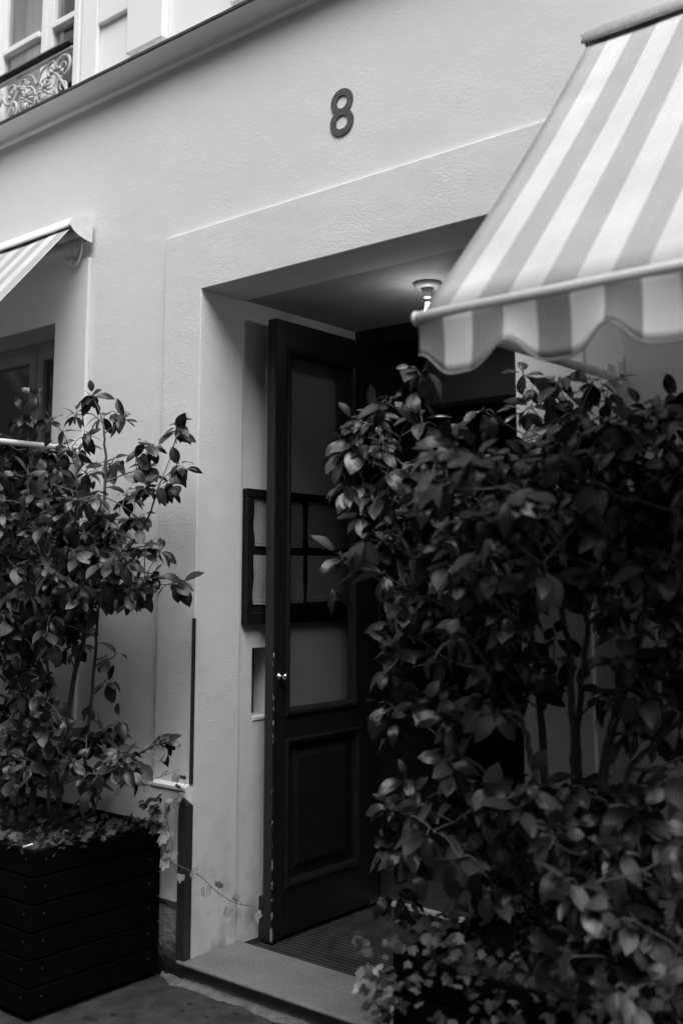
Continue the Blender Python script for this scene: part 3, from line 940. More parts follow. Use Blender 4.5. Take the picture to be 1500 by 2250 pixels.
def awning(x0, x1, near_end, label, side):
    """drop-arm awning: x0..x1 cloth width; hood on the wall at z 3.2, front bar out at y -1.02"""
    t = thing('awning', label, 'awning', ((x0 + x1) / 2, -.05, 3.2), 'striped awnings on the facade')
    fm = fabric_mat('striped_canvas_' + side, 0.071, STR, 0.78, 0.53)        # stripes closer in tone than on the valance
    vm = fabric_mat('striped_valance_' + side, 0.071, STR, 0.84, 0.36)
    # hood: a curved shell against the wall
    sec = []
    for k in range(10):
        a = math.radians(95 + 80 * k / 9)
        sec.append((-.062 + .066 * math.cos(a) * 1.05 - .0, 3.197 + .070 * math.sin(a)))
    sec = [(-.002, 3.268)] + sec
    inner = [(y + .004 if y < -.07 else y, z - .005) for y, z in sec[::-1]]
    Geo().prism_x(sec + inner, x0 - .012, x1 + .012).obj('hood', M['hood'] if side == 'right' else M['awn_white'], t, True)
    for xa in (x0 - .018, x1 + .012):
        pl = [(-.002, 3.272)] + [(y * 1.02 - .002, z + .003) for y, z in sec[1:]] + [(-.128, 3.205), (-.108, 3.184), (-.078, 3.167), (-.04, 3.156), (-.002, 3.150)]
        if side == 'right': pl = [(-.002, 3.266), (-.09, 3.262), (-.12, 3.235), (-.09, 3.21), (-.060, 3.196), (-.03, 3.215), (-.002, 3.235)]
        Geo().prism_x(pl, xa, xa + .006).obj('end_plate', M['awn_white'] if side == 'left' else M['hood'], t)
    B('back_plate', x0 - .011, x1 + .011, -.012, -.002, 3.16, 3.262, M['awn_white'], t)
    # roller with cloth wound on
    ro = Geo().tube([(0, -.066, 3.200), (x1 - x0, -.066, 3.200)], .034, 16).obj('roller', fm, t, True)
    ro.location.x = x0
    # cloth from the roller to the front bar, slightly slack
    nx, ny = 60, 14
    ya, za, yb, zb = -.098, 3.214, -1.018, 2.158
    v_, f_ = [], []
    for i in range(nx + 1):
        x = (x1 - x0) * i / nx
        for j in range(ny + 1):
            s = j / ny
            sag = .014 * math.sin(PI * s) + .003 * math.sin(9 * x + 3 * s)
            v_.append((x, ya + (yb - ya) * s + sag * .75, za + (zb - za) * s - sag * .65))
    for i in range(nx):
        for j in range(ny):
            k = i * (ny + 1) + j
            f_.append((k, k + ny + 1, k + ny + 2, k + 1))
    cl = mesh_obj('canopy', v_, f_, fm, t, True); cl.location.x = x0
    sd_ = cl.modifiers.new('thickness', 'SOLIDIFY'); sd_.thickness = .0012
    # front bar
    Geo().tube([(x0 - .004, -1.022, 2.148), (x1 + .004, -1.022, 2.148)], .0165, 14).obj('front_bar', M['awn_white'], t, True)
    for xa in (x0 - .016, x1 + .004):
        Geo().lathe([(.004, 0), (.016, .002), (.0185, .007), (.016, .013)], (xa, -1.022, 2.148), (1, 0, 0), 14).obj('bar_cap', M['awn_white'], t, True)
    # scalloped valance with a bound edge
    v_, f_ = [], []
    bind = []
    per = .234
    nx = int((x1 - x0) / .008)
    for i in range(nx + 1):
        x = (x1 - x0) * i / nx
        ph = ((x - .121) / per) % 1.0
        c = .5 + .5 * math.cos(2 * PI * ph)
        zb_ = 2.060 - .057 * (1 - (1 - c) ** 2.1)
        yo = -1.030 + .010 * math.sin(2 * PI * x / .31 + 1) * 1.0
        for j in range(7):
            s = j / 6
            v_.append((x, -1.036 + (yo - -1.030) * s + .006 * math.sin(PI * s), 2.150 + (zb_ - 2.150) * s))
        bind.append((x, v_[-1][1], zb_))
    for i in range(nx):
        for j in range(6):
            k = i * 7 + j
            f_.append((k, k + 7, k + 8, k + 1))
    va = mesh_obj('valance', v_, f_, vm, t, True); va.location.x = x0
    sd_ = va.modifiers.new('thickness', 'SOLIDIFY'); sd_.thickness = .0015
    bi = Geo().tube(bind, .0026, 5).obj('valance_binding', M['binding'], va, True)
    bi.location.x = x0
    bi.matrix_parent_inverse = Matrix.Translation(Vector((-x0, 0, 0)) - Vector(t.location) * 0 - Vector((0, 0, 0)))
    bi.matrix_parent_inverse = Matrix.Translation(Vector((-x0, 0, 0)))
    # pivoting arms to the wall
    for xa in (x0 + .012, x1 - .012):
        Geo().tube([(xa, -.030, 2.158), (xa, -1.015, 2.146)], .0135, 12).obj('arm', M['awn_white'], t, True)
        br = Geo().box(xa - .020, xa + .020, -.0085, -.0015, 2.085, 2.225).obj('arm_bracket', M['awn_white'], t, bevel=.002)
        for dx in (-.0165, .0165):
            Geo().box(xa + dx - .003, xa + dx + .003, -.045, -.0088, 2.135, 2.205).obj('bracket_cheek', M['awn_white'], br, bevel=.001)
        Geo().tube([(xa - .026, -.030, 2.160), (xa + .026, -.030, 2.160)], .006, 8).obj('pivot_pin', M['screw'], br)
    return t


awning(1.861, 3.75, 0, 'striped canvas awning with a scalloped valance, beside the doorway at right', 'right')
awning(-2.75, -0.785, 1, 'striped canvas awning over the window behind the left shrub', 'left')

# junction box and cable under the left awning
jb = thing('junction_box', 'small pale plastic box with a looped cable under the left awning', 'junction box', (-.90, .019, 3.10))
B('box_body', -.955, -.885, -.026, -.0015, 3.10, 3.155, M['plastic'], jb, .004)
B('box_lid', -.950, -.890, -.032, -.0262, 3.105, 3.150, M['plastic'], jb, .003)
Geo().tube([(-.92, -.012, 3.10), (-.92, -.012, 3.078)], .008, 10).obj('cable_gland', M['plastic'], jb, True)
Geo().tube(smooth_path([(-.92, -.012, 3.082), (-.905, -.014, 3.055), (-.875, -.016, 3.050), (-.845, -.018, 3.075), (-.825, -.02, 3.12), (-.815, -.03, 3.165)]), .006, 8).obj('cable', M['plastic'], jb, True)
Geo().tube(smooth_path([(-.895, -.02, 3.14), (-.87, -.022, 3.10), (-.855, -.022, 3.105), (-.835, -.03, 3.165)]), .004, 8).obj('cable', M['plastic'], jb, True)


# ------------------------------------------------------------------ planters
def planter(x0, x1, label):
    y0, y1, z1 = -.630, -.033, .585
    t = thing('planter', label, 'planter', ((x0 + x1) / 2, (y0 + y1) / 2, 0), 'planters beside the doorway')
    nb = 6; h = (z1 - .02) / nb
    for i in range(nb):
        za, zb = .02 + i * h + .003, .02 + (i + 1) * h - .003
        B('slat', x0, x1, y0, y0 + .022, za, zb, M['planter'], t, .003)
        B('slat', x0 + .001, x1 - .001, y1 - .022, y1, za, zb, M['planter'], t, .003)
        for xa, xb in ((x0 + .0005, x0 + .022), (x1 - .022, x1 - .0005)):
            B('slat', xa, xb, y0 + .023, y1 - .023, za, zb, M['planter'], t, .003)
        zc = (za + zb) / 2
        for ys in (y0 + .055, y1 - .055):
            Geo().lathe([(.005, 0), (.005, .0015), (.003, .0022)], (x1 - .0008, ys, zc + .012), (1, 0, 0), 8).obj('screw', M['screw'], t)
        for xs_ in (x0 + .04, x1 - .045):
            Geo().lathe([(.005, 0), (.005, .0015), (.003, .0022)], (xs_, y0 + .0003, zc + .012), (0, -1, 0), 8).obj('screw', M['screw'], t)
    for xa, xb in ((x0 + .0225, x0 + .06), (x1 - .06, x1 - .0225)):
        for ya, yb in ((y0 + .0225, y0 + .06), (y1 - .06, y1 - .0225)):
            B('corner_post', xa, xb, ya, yb, 0.0, z1 - .012, M['planter'], t)
    # liner and soil
    B('soil', x0 + .0226, x1 - .0226, y0 + .0606, y1 - .0606, .035, z1 - .05, M['soil'], t)
    B('soil', x0 + .061, x1 - .061, y0 + .0232, y0 + .0602, .035, z1 - .0505, M['soil'], t)
    B('soil', x0 + .061, x1 - .061, y1 - .0602, y1 - .0232, .035, z1 - .0505, M['soil'], t)
    return t


planter(-1.42, -.140, 'black slatted planter box under the left shrub')
planter(1.472, 2.75, 'black planter box at lower right, mostly hidden by ivy')

cb = un(53, 1852, 1, -.605)
bt = Geo().tube([(-.016, -.004, 0), (.018, .004, .004)], .0038, 10).obj('cigarette_butt', M['butt'])
bt.location = (-.205, -.612, .590)
bt.rotation_euler = (0, math.radians(-4), math.radians(58))
tag(bt, 'white cigarette end lying on the corner of the left planter', 'cigarette end')


# ------------------------------------------------------------------ foliage
def leaf_mesh(name, L, W, bend, fold, tip, seed, mat):
    rr = random.Random(seed)
    rows, cols = 8, 4
    v_, f_, uv = [], [], []
    tw = rr.uniform(-.25, .25)
    for i in range(rows + 1):
        t = i / rows
        w = W * (math.sin(PI * t ** .95) ** .72) if 0 < t < 1 else 0.0
        if t > .78: w *= 1 - tip * ((t - .78) / .22) * .45
        w = max(w, .0012)
        y = L * (.10 + .90 * t)
        zc = -bend * L * t * t + .05 * L * math.sin(PI * t)
        for j in range(cols + 1):
            s = j / cols * 2 - 1
            z = zc + fold * abs(s) * w + tw * s * w * t - .22 * fold * w * s * s
            v_.append((s * w, y, z)); uv.append((s * .5 + .5, t))
    for i in range(rows):
        for j in range(cols):
            k = i * (cols + 1) + j
            f_.append((k, k + 1, k + cols + 2, k + cols + 1))
    # stalk
    k = len(v_)
    v_ += [(-.0016, 0, 0), (.0016, 0, 0), (.0016, L * .12, .002), (-.0016, L * .12, .002)]
    uv += [(.5, 0)] * 4
    f_.append((k, k + 1, k + 2, k + 3))
    return v_, f_, uv


def ivy_mesh(L, seed):
    rr = random.Random(seed)
    lobes = [(0, 1.0), (26, .70), (50, .88), (80, .66), (108, .74), (145, .55), (180, .22)]
    ring = [(a, r * rr.uniform(.9, 1.1)) for a, r in lobes] + [(-a, r * rr.uniform(.9, 1.1)) for a, r in lobes[1:-1][::-1]]
    v_, uv = [(0, L * .28, .012 * L)], [(.5, .3)]
    for a, r in ring:
        q = math.radians(a)
        x, y = math.sin(q) * r * L * .62, L * .28 + math.cos(q) * r * L * .66
        v_.append((x, y, -.12 * L * abs(x) / (.5 * L) - .10 * L * max(0, r - .5) + rr.uniform(-.03, .03) * L)); uv.append((x / L + .5, y / L))
    n = len(ring)
    f_ = [(0, 1 + i, 1 + (i + 1) % n) for i in range(n)]
    return v_, f_, uv


def to_mesh(name, v_, f_, uv, mat):
    me = bpy.data.meshes.new(name); me.from_pydata(v_, [], f_)
    l_ = me.uv_layers.new(name='UVMap')
    for lp in me.loops: l_.data[lp.index].uv = uv[lp.vertex_index]
    for p in me.polygons: p.use_smooth = True
    me.materials.append(mat)
    return me


LEAF_SRC = [leaf_mesh('leaf', 1.0, w, bd, fo, tp, i, None) for i, (w, bd, fo, tp) in enumerate(
    ((.25, .10, .14, .7), (.28, .16, .08, .6), (.21, .26, .22, .9), (.26, -.05, .16, .7), (.29, .12, .04, .5), (.20, .36, .28, .9), (.27, .05, -.08, .7), (.23, .18, .12, .8), (.24, .50, .10, .8), (.18, .10, .30, 1.0)))]
LEAF_ME = [to_mesh('leaf', *s, M['leaf']) for s in LEAF_SRC]
IVY_SRC = [ivy_mesh(1.0, i) for i in range(5)]
IVY_ME = [to_mesh('ivy_leaf', *s, M['ivy']) for s in IVY_SRC] + [to_mesh('ivy_leaf', *s, M['ivy_pale']) for s in IVY_SRC]
N_IVY = len(IVY_SRC)
IVY_SRC = IVY_SRC * 2


def frame(pos, d, nrm, L):
    d = Vector(d).normalized(); nrm = Vector(nrm); nrm = nrm - d * nrm.dot(d)
    if nrm.length < 1e-4: nrm = d.orthogonal()
    nrm.normalize(); x = d.cross(nrm)
    m = Matrix((( x.x, d.x, nrm.x), (x.y, d.y, nrm.y), (x.z, d.z, nrm.z))).to_4x4()
    return Matrix.Translation(pos) @ m @ Matrix.Diagonal((L, L, L, 1))


def place_leaves(root, leaves, srcs, meshes, name, restname, limit=295):
    """the leaves that show largest are objects of their own, the rest one mesh"""
    sc = []
    for i, (mw, k, L) in enumerate(leaves):
        p = mw.translation
        u, v, dep = pix(p)
        vis = 1 if (-30 < u < 1530 and -30 < v < 2280) else 0
        if meshes[k].materials[0] is not meshes[0].materials[0]: vis = 100        # the trailing shoots are always single leaves
        sc.append((vis * L / max(dep, .3), i))
    sc.sort(reverse=True)
    top = {i for s, i in sc[:limit] if s > 0}
    inv = Matrix.Translation(-Vector(root.location))
    rest_v, rest_f, rest_uv = [], [], []
    for i, (mw, k, L) in enumerate(leaves):
        if i in top:
            o = bpy.data.objects.new(name, meshes[k]); COL.objects.link(o)
            o.parent = root; o.matrix_local = inv @ mw
        else:
            b = len(rest_v); v_, f_, uv = srcs[k]
            rest_v += [tuple(mw @ Vector(p)) for p in v_]
            rest_f += [tuple(b + q for q in f) for f in f_]
            rest_uv += uv
    if rest_v:
        me = to_mesh(restname, rest_v, rest_f, rest_uv, meshes[0].materials[0])
        o = link(restname, me, root); o['kind'] = 'stuff'


def in_poly(u, v, P):
    c = False; j = len(P) - 1
    for i in range(len(P)):
        if (P[i][1] > v) != (P[j][1] > v) and u < (P[j][0] - P[i][0]) * (v - P[i][1]) / (P[j][1] - P[i][1]) + P[i][0]:
            c = not c
        j = i
    return c


def sample(P, spacing, rng, n=4000):
    us = [p[0] for p in P]; vs = [p[1] for p in P]
    out = []
    for _ in range(n):
        u, v = rng.uniform(min(us), max(us)), rng.uniform(min(vs), max(vs))
        if in_poly(u, v, P) and all((u - a) ** 2 + (v - b) ** 2 > spacing ** 2 for a, b in out):
            out.append((u, v))
    return out


def grow(root, trunks, clumps, rng, Lr=(.050, .100), keep=None):
    """trunks: list of (points, r0, r1); clumps: (centre, radius, n twigs, leaves per twig)"""
    leaves = []
    nodes_ = []
    for pts, r0, r1 in trunks:
        P = smooth_path(pts, 7)
        # slight kinks
        P = [p + Vector((rng.uniform(-.004, .004), rng.uniform(-.004, .004), 0)) for p in P]
        R_ = [r0 + (r1 - r0) * i / (len(P) - 1) for i in range(len(P))]
        Geo().tube(P, R_, 8).obj('stem', M['bark'], root, True)
        nodes_ += list(zip(P, R_))
    for c, rad, nt, nl in clumps:
        c = Vector(c)
        # nearest point of a stem, preferring one below
        best = min(nodes_, key=lambda q: (q[0] - c).length + (0.9 * max(0, q[0].z - c.z + .04)))
        a = best[0]
        dist = (c - a).length
        mid = a.lerp(c, .5) + Vector((rng.uniform(-.03, .03), rng.uniform(-.03, .03), rng.uniform(-.02, .05))) * min(1, dist * 3)
        bp_ = smooth_path([a, mid, c], 5)
        r0 = min(best[1] * .7, .0035 + .010 * dist)
        G = Geo().tube(bp_, [r0 + (.0022 - r0) * i / (len(bp_) - 1) for i in range(len(bp_))], 6)
        if dist > .12:
            nodes_ += [(p, .003) for p in bp_[len(bp_) // 2:]]
        grow_dir = (c - a).normalized() if dist > .01 else Vector((0, 0, 1))
        for k in range(nt):
            d = Vector((rng.gauss(0, 1), rng.gauss(0, 1), rng.gauss(.25, .8))).normalized() * .8 + grow_dir * .55
            d.normalize()
            tl = rad * rng.uniform(.55, 1.1)
            e = c + d * tl
            if e.y > -.03: e.y = -.03 - rng.uniform(0, .03)
            tp = smooth_path([c, c.lerp(e, .5) + Vector((0, 0, .012)), e], 3)
            G.tube(tp, [.0022 - .0009 * i / (len(tp) - 1) for i in range(len(tp))], 5)
            td = (e - c).normalized()
            a0 = rng.uniform(0, 6.28)
            s1 = td.orthogonal().normalized(); s2 = td.cross(s1)
            for q in range(nl):
                f = 1 - .78 * (q / max(1, nl)) ** 1.1
                w = a0 + q * 2.4
                out = s1 * math.cos(w) + s2 * math.sin(w)
                fwd = .9 if q == 0 else .45
                ld_ = td * fwd * .6 + out * (.3 if q == 0 else .75) + Vector((0, -.06, (-.1 if q == 0 else -.62) + rng.uniform(-.3, .3)))
                nr = Vector((rng.gauss(.12, .35), rng.gauss(-.45, .35), .75)) + out * .45
                L = rng.uniform(*Lr) * (.72 if q == 0 and rng.random() < .5 else 1.0)
                pos = c.lerp(e, f)
                tipp = pos + ld_.normalized() * L
                if tipp.y > -.012 and not (0.02 < tipp.x < 1.45): continue
                leaves.append((frame(pos, ld_, nr, L), rng.randrange(len(LEAF_SRC)), L))
        G.obj('branch', M['twig'], root, True)
    return leaves


def clump_list(P, spacing, yr, rng, rad=(.05, .09), nt=(2, 3), nl=(5, 7), prob=1.0):
    out = []
    for u, v in sample(P, spacing, rng):
        if rng.random() > prob: continue
        y = rng.uniform(*yr)
        out.append((un(u, v, 1, y), rng.uniform(*rad), rng.randint(*nt), rng.randint(*nl)))
    return out


def P3(lst, y):
    return [un(u, v, 1, yy if yy is not None else y) for (u, v, yy) in [(q + (None,))[:3] for q in lst]]


# --- left shrub
rng = random.Random(41)
shL = thing('camellia_shrub', 'dark glossy-leaved shrub in the planter left of the doorway', 'shrub', (-.75, -.32, .53), 'shrubs in the planters')
tr = []
for pts, r0, r1, y in (
        ([(128, 1790), (142, 1640), (168, 1470), (200, 1330), (222, 1180), (232, 1020), (228, 930)], .013, .004, -.28),
        ([(178, 1780), (192, 1620), (210, 1450), (218, 1340), (262, 1240), (320, 1150), (352, 1060)], .008, .003, -.26),
        ([(70, 1800), (84, 1640), (92, 1500), (80, 1420), (92, 1330), (70, 1180), (62, 1030)], .015, .004, -.30),
        ([(30, 1790), (45, 1600), (52, 1430), (30, 1280), (20, 1120), (70, 960), (88, 880)], .014, .003, -.26),
        ([(110, 1790), (104, 1600), (108, 1480), (96, 1400), (140, 1250), (170, 1100), (160, 980)], .007, .003, -.36),
        ([(205, 1790), (230, 1720), (260, 1690), (300, 1660), (345, 1635)], .005, .003, -.30)):
    tr.append((P3(pts, y), r0, r1))
cl = []
crown = [(-70, 930), (40, 925), (130, 965), (170, 985), (250, 1000), (330, 1030), (372, 1090), (340, 1160), (320, 1230), (350, 1290), (280, 1320), (200, 1370), (120, 1400), (-70, 1430)]
cl += clump_list(crown, 52, (-.42, -.16), rng, nt=(2, 3), nl=(5, 7))
dense = [(-70, 960), (110, 1000), (190, 1090), (260, 1180), (290, 1280), (180, 1350), (100, 1390), (-70, 1420)]
cl += clump_list(dense, 42, (-.58, -.12), rng, nl=(6, 8)) + clump_list(dense, 48, (-.40, -.12), rng, nl=(6, 8))
cl += clump_list([(-70, 1010), (90, 1060), (120, 1250), (60, 1380), (-70, 1400)], 55, (-.60, -.45), rng, nl=(5, 7))
# sprays standing clear of the crown
for u, v, y, rd, nt, nl in ((208, 880, -.28, .05, 3, 5), (232, 912, -.24, .05, 2, 5), (170, 912, -.30, .045, 2, 4), (185, 960, -.28, .05, 2, 5), (88, 872, -.26, .03, 2, 3),
                            (275, 925, -.26, .04, 2, 4), (300, 1000, -.24, .045, 2, 4), (388, 958, -.20, .05, 3, 5), (330, 985, -.22, .04, 2, 4), (385, 1030, -.22, .05, 2, 5),
                            (365, 1070, -.22, .05, 2, 5), (352, 1215, -.22, .04, 2, 4), (375, 1285, -.20, .05, 3, 5), (330, 1290, -.24, .05, 2, 5), (55, 925, -.3, .05, 2, 5), (120, 930, -.3, .05, 2, 5),
                            (235, 1440, -.26, .035, 1, 4), (230, 1500, -.26, .04, 2, 3), (250, 1445, -.26, .03, 1, 2), (150, 1440, -.3, .04, 1, 5), (195, 1540, -.28, .035, 1, 4)):
    cl.append((un(u, v, 1, y), rd, nt, nl))
cl += clump_list([(-70, 1410), (60, 1410), (120, 1420), (105, 1560), (140, 1600), (-70, 1640)], 48, (-.5, -.2), rng, nt=(1, 3), nl=(4, 6))
low = [(-70, 1640), (90, 1650), (190, 1610), (270, 1620), (300, 1640), (280, 1690), (180, 1730), (60, 1730), (-70, 1720)]
cl += clump_list(low, 50, (-.52, -.2), rng, nt=(2, 3), nl=(5, 7))
for u, v, y in ((345, 1620, -.24), (335, 1640, -.26), (262, 1660, -.28), (255, 1690, -.3), (60, 1600, -.4), (110, 1610, -.45)):
    cl.append((un(u, v, 1, y), .045, 2, 5))
cl += clump_list([(-70, 1370), (170, 1370), (190, 1420), (120, 1480), (110, 1620), (-70, 1640)], 52, (-.5, -.14), rng, nt=(2, 3), nl=(5, 7))
cl += clump_list(low, 60, (-.45, -.14), rng, nt=(2, 2), nl=(5, 6))
place_leaves(shL, grow(shL, tr, cl, rng), LEAF_SRC, LEAF_ME, 'leaf', 'inner_foliage')

# --- right shrub
rng = random.Random(77)
shR = thing('camellia_shrub', 'large dark shrub at right in front of the doorway, under the big awning', 'shrub', (1.95, -.32, .53), 'shrubs in the planters')
tr = []
for pts, r0, r1, y in (
        ([(1195, 1800), (1190, 1620), (1180, 1480), (1150, 1330), (1100, 1180), (1060, 1050)], .013, .004, -.32),
        ([(1262, 1800), (1258, 1620), (1252, 1460), (1230, 1330), (1190, 1180), (1170, 1030), (1160, 980)], .012, .004, -.30),
        ([(1275, 1800), (1268, 1600), (1284, 1440), (1290, 1280), (1300, 1120), (1290, 960)], .011, .004, -.26),
        ([(1312, 1800), (1335, 1640), (1368, 1520), (1400, 1420), (1420, 1300), (1450, 1150), (1440, 990)], .016, .005, -.30),
        ([(1355, 1800), (1385, 1690), (1440, 1630), (1500, 1580), (1560, 1500), (1600, 1350)], .009, .004, -.32),
        ([(1205, 1810), (1170, 1690), (1150, 1600), (1080, 1470), (980, 1330), (880, 1180), (850, 1060), (880, 960)], .010, .003, -.42),
        ([(1165, 1810), (1110, 1740), (1060, 1690), (1015, 1660), (985, 1640)], .006, .003, -.46)):
    tr.append((P3(pts, y), r0, r1))
cl = []
crown = [(775, 960), (850, 905), (910, 890), (940, 960), (990, 985), (1060, 960), (1110, 1000), (1180, 990), (1200, 900), (1250, 880), (1340, 905), (1420, 920), (1570, 910), (1570, 1250), (1430, 1290), (1340, 1240),
         (1240, 1290), (1170, 1330), (1130, 1400), (1120, 1540), (1040, 1560), (960, 1520), (900, 1430), (880, 1330), (840, 1240), (800, 1180), (790, 1080)]
cl += clump_list(crown, 64, (-.55, -.12), rng, nt=(2, 3), nl=(5, 7))
core = [(960, 1020), (1100, 1050), (1200, 980), (1240, 920), (1570, 930), (1570, 1240), (1430, 1280), (1300, 1220), (1180, 1290), (1100, 1380), (1000, 1440), (930, 1330), (880, 1150)]
cl += clump_list(core, 62, (-.62, -.10), rng, nt=(2, 3), nl=(6, 8))
cl += clump_list(core, 64, (-.45, -.10), rng, nt=(2, 3), nl=(6, 8))
front = [(960, 1000), (1040, 980), (1110, 1050), (1230, 1100), (1260, 1200), (1180, 1260), (1060, 1230), (980, 1140)]
cl += clump_list(front, 66, (-.95, -.65), rng, nt=(2, 3), nl=(5, 7))
for u, v, y, rd, nt, nl in ((925, 830, -.50, .045, 2, 4), (905, 870, -.5, .04, 2, 4), (855, 890, -.5, .05, 2, 5), (800, 930, -.5, .05, 3, 5), (765, 965, -.48, .04, 2, 4), (770, 1000, -.5, .04, 2, 5), (800, 990, -.52, .05, 3, 5),
                            (765, 1070, -.5, .04, 1, 4), (800, 1150, -.52, .05, 2, 5), (805, 1185, -.52, .04, 2, 4), (755, 1235, -.5, .035, 2, 4), (850, 1265, -.5, .035, 1, 4), (735, 1290, -.5, .025, 1, 3), (860, 1330, -.5, .03, 1, 4),
                            (1150, 825, -.16, .03, 1, 4), (1185, 850, -.16, .04, 2, 4), (1170, 900, -.16, .035, 2, 4), (1160, 970, -.16, .03, 1, 4), (1225, 850, -.2, .05, 2, 5), (1300, 845, -.3, .04, 2, 3), (1330, 880, -.2, .05, 2, 4), (1400, 905, -.22, .05, 2, 5), (1460, 890, -.2, .05, 3, 5), (1490, 900, -.2, .05, 3, 5),
                            (1065, 905, -.3, .035, 2, 3), (860, 1480, -.45, .05, 2, 4), (870, 1560, -.45, .055, 3, 5), (920, 1560, -.45, .05, 2, 5), (880, 1440, -.45, .05, 2, 5), (1010, 1590, -.45, .055, 3, 5), (1085, 1560, -.5, .05, 3, 5),
                            (1130, 1470, -.4, .06, 3, 6), (1160, 1540, -.35, .05, 2, 5), (1220, 1480, -.2, .045, 2, 4), (1330, 1450, -.2, .04, 1, 4), (1335, 1340, -.2, .05, 3, 5)):
    cl.append((un(u, v, 1, y), rd, nt, nl))
cl += clump_list([(1400, 1300), (1570, 1280), (1570, 1720), (1480, 1700), (1440, 1560), (1370, 1600), (1340, 1560)], 50, (-.45, -.15), rng, nt=(2, 3), nl=(4, 6))
low = [(900, 1760), (960, 1740), (1060, 1760), (1150, 1760), (1290, 1730), (1380, 1800), (1450, 1850), (1570, 1860), (1570, 2130), (1400, 2170), (1280, 2130), (1180, 2080), (1100, 1950), (1010, 1900), (900, 1890)]
cl += clump_list(low, 76, (-.62, -.3), rng, nt=(2, 3), nl=(4, 6))
cl += clump_list([(1150, 1880), (1570, 1850), (1570, 2200), (1200, 2180)], 140, (-.85, -.6), rng, nt=(2, 3), nl=(4, 5))
for u, v, y in ((985, 1650, -.46), (1000, 1690, -.48), (890, 1720, -.46), (880, 1770, -.46), (940, 1780, -.5), (868, 1870, -.45), (860, 1960, -.42), (895, 1970, -.42), (905, 1910, -.45)):
    cl.append((un(u, v, 1, y), .045, 2, 4))
cl += clump_list([(1060, 1760), (1340, 1740), (1450, 1860), (1400, 2080), (1150, 2040), (1060, 1900)], 52, (-.52, -.12), rng, nt=(2, 3), nl=(6, 8))
cl += clump_list([(1180, 1420), (1300, 1400), (1310, 1560), (1240, 1600), (1180, 1560)], 80, (-.3, -.14), rng, nt=(1, 2), nl=(3, 5))
place_leaves(shR, grow(shR, tr, cl, rng, (.054, .106)), LEAF_SRC, LEAF_ME, 'leaf', 'inner_foliage')


# --- ivy
def ivy_patch(root, pts, rng, L=(.022, .045), n=1, spread=.03, up=.6):
    out = []
    for p in pts:
        for _ in range(n):
            q = Vector(p) + Vector((rng.gauss(0, spread), rng.gauss(0, spread), rng.gauss(0, spread * .6)))
            d = Vector((rng.gauss(.1, .7), rng.gauss(-.5, .6), rng.gauss(-.25, .5)))
            nr = Vector((rng.gauss(.1, .5), rng.gauss(-.5, .45), up + rng.uniform(0, .6)))
            l_ = rng.uniform(*L)
            out.append((frame(q, d, nr, l_), rng.randrange(N_IVY), l_))
    return out


def vine(root, path, rng, L=(.03, .05), step=3, r=.0016, side=.02):
    P = smooth_path(path, 6)
    G = Geo().tube(P, [r * (1.2 - .6 * i / (len(P) - 1)) for i in range(len(P))], 5)
    out = []
    for i in range(2, len(P), step):
        t = (P[min(i + 1, len(P) - 1)] - P[i - 1]).normalized()
        s = 1 if (i // step) % 2 else -1
        e = P[i] + Vector((rng.uniform(-.01, .01), -abs(rng.gauss(.012, .006)), s * side + rng.uniform(-.006, .006)))
        G.tube([P[i], P[i].lerp(e, .5) + Vector((0, -.003, 0)), e], .0009, 4)
        d = (e - P[i]).normalized() * .6 + t * .3 + Vector((rng.gauss(0, .4), -.1, rng.gauss(-.25, .4)))
        nr = Vector((rng.gauss(.35, .3), -1.0, rng.gauss(.35, .3)))
        l_ = rng.uniform(*L)
        out.append((frame(e, d, nr, l_), N_IVY + rng.randrange(N_IVY), l_ * 1.05))
    G.obj('vine', M['twig'], root, True)
    return out


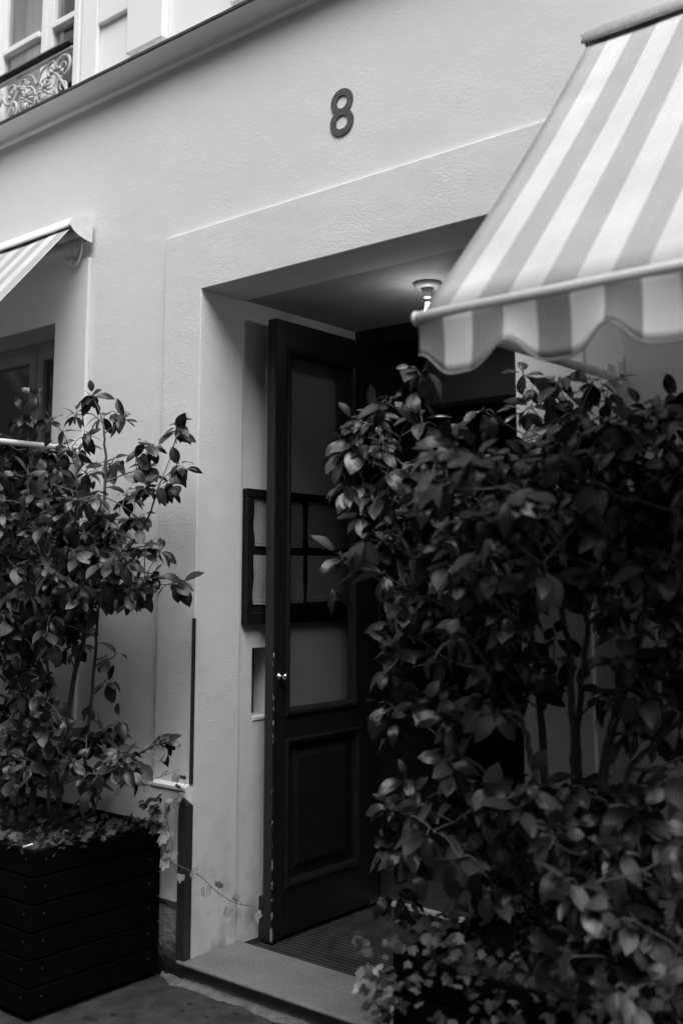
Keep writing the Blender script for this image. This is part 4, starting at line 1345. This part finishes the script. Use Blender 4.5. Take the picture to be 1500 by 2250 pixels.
rng = random.Random(5)
ivL = thing('ivy_plant', 'small-leaved ivy along the left planter rim, one strand trailing across the door jamb', 'ivy', (-.30, -.30, .53), 'ivy in the planters')
pts = []
for k in range(430):                         # the bed, thickest towards the rim
    pts.append((rng.uniform(-1.38, -.165), rng.uniform(-.60, -.06), rng.uniform(.545, .615)))
for k in range(130):
    pts.append((rng.uniform(-.19, -.143), rng.uniform(-.55, -.05), rng.uniform(.575, .61)))
for k in range(60):
    pts.append((rng.uniform(-.7, -.21), rng.uniform(-.645, -.595), rng.uniform(.575, .615)))
for k in range(34):
    pts.append((rng.uniform(-.19, -.09), rng.uniform(-.10, -.05), rng.uniform(.56, .70)))
lv = ivy_patch(ivL, pts, rng, (.020, .042), 1, .012)
lv += vine(ivL, P3([(345, 1790, -.07), (368, 1840, -.07), (372, 1890, -.065), (400, 1905, -.07), (440, 1925, -.06), (480, 1962, -.06), (520, 1985, -.05), (560, 1992, -.045)], -.06), rng, (.036, .056), 4, .0019, .020)
lv += vine(ivL, P3([(255, 1720, -.10), (300, 1722, -.09), (350, 1708, -.08), (395, 1690, -.07)], -.08), rng, (.034, .052), 4, .0016, .02)
lv += vine(ivL, P3([(360, 1800, -.08), (372, 1770, -.07), (392, 1750, -.06), (408, 1722, -.055)], -.07), rng, (.03, .045), 2, .0016, .016)
lv += vine(ivL, P3([(366, 1800, -.07), (374, 1830, -.06), (380, 1860, -.06)], -.06), rng, (.034, .045), 2, .0016, .016)
place_leaves(ivL, lv, IVY_SRC, IVY_ME, 'ivy_leaf', 'ivy_leaves', 290)

ivR = thing('ivy_plant', 'small-leaved ivy spilling over the planter at the lower right corner', 'ivy', (1.9, -.4, .53), 'ivy in the planters')
pts = []
for k in range(420):
    pts.append((rng.uniform(1.47, 2.7), rng.uniform(-.66, -.06), rng.uniform(.55, .63)))
for k in range(420):                         # heaped and hanging over the front
    x = rng.uniform(1.44, 2.5)
    pts.append((x, rng.uniform(-.76, -.60), rng.uniform(.40, .64) + .04 * math.sin(9 * x)))
for k in range(70):
    pts.append((rng.uniform(1.40, 1.50), rng.uniform(-.62, -.15), rng.uniform(.46, .64)))
lv = ivy_patch(ivR, pts, rng, (.020, .038), 1, .016)
lv += vine(ivR, P3([(880, 2170, -.64), (850, 2140, -.62), (820, 2140, -.60), (800, 2150, -.58)], -.6), rng, (.03, .045), 2, .0016, .014)
lv += vine(ivR, P3([(890, 2230, -.66), (860, 2200, -.64), (835, 2215, -.63), (800, 2240, -.62)], -.6), rng, (.03, .045), 2, .0016, .014)
place_leaves(ivR, lv, IVY_SRC, IVY_ME, 'ivy_leaf', 'ivy_leaves', 290)
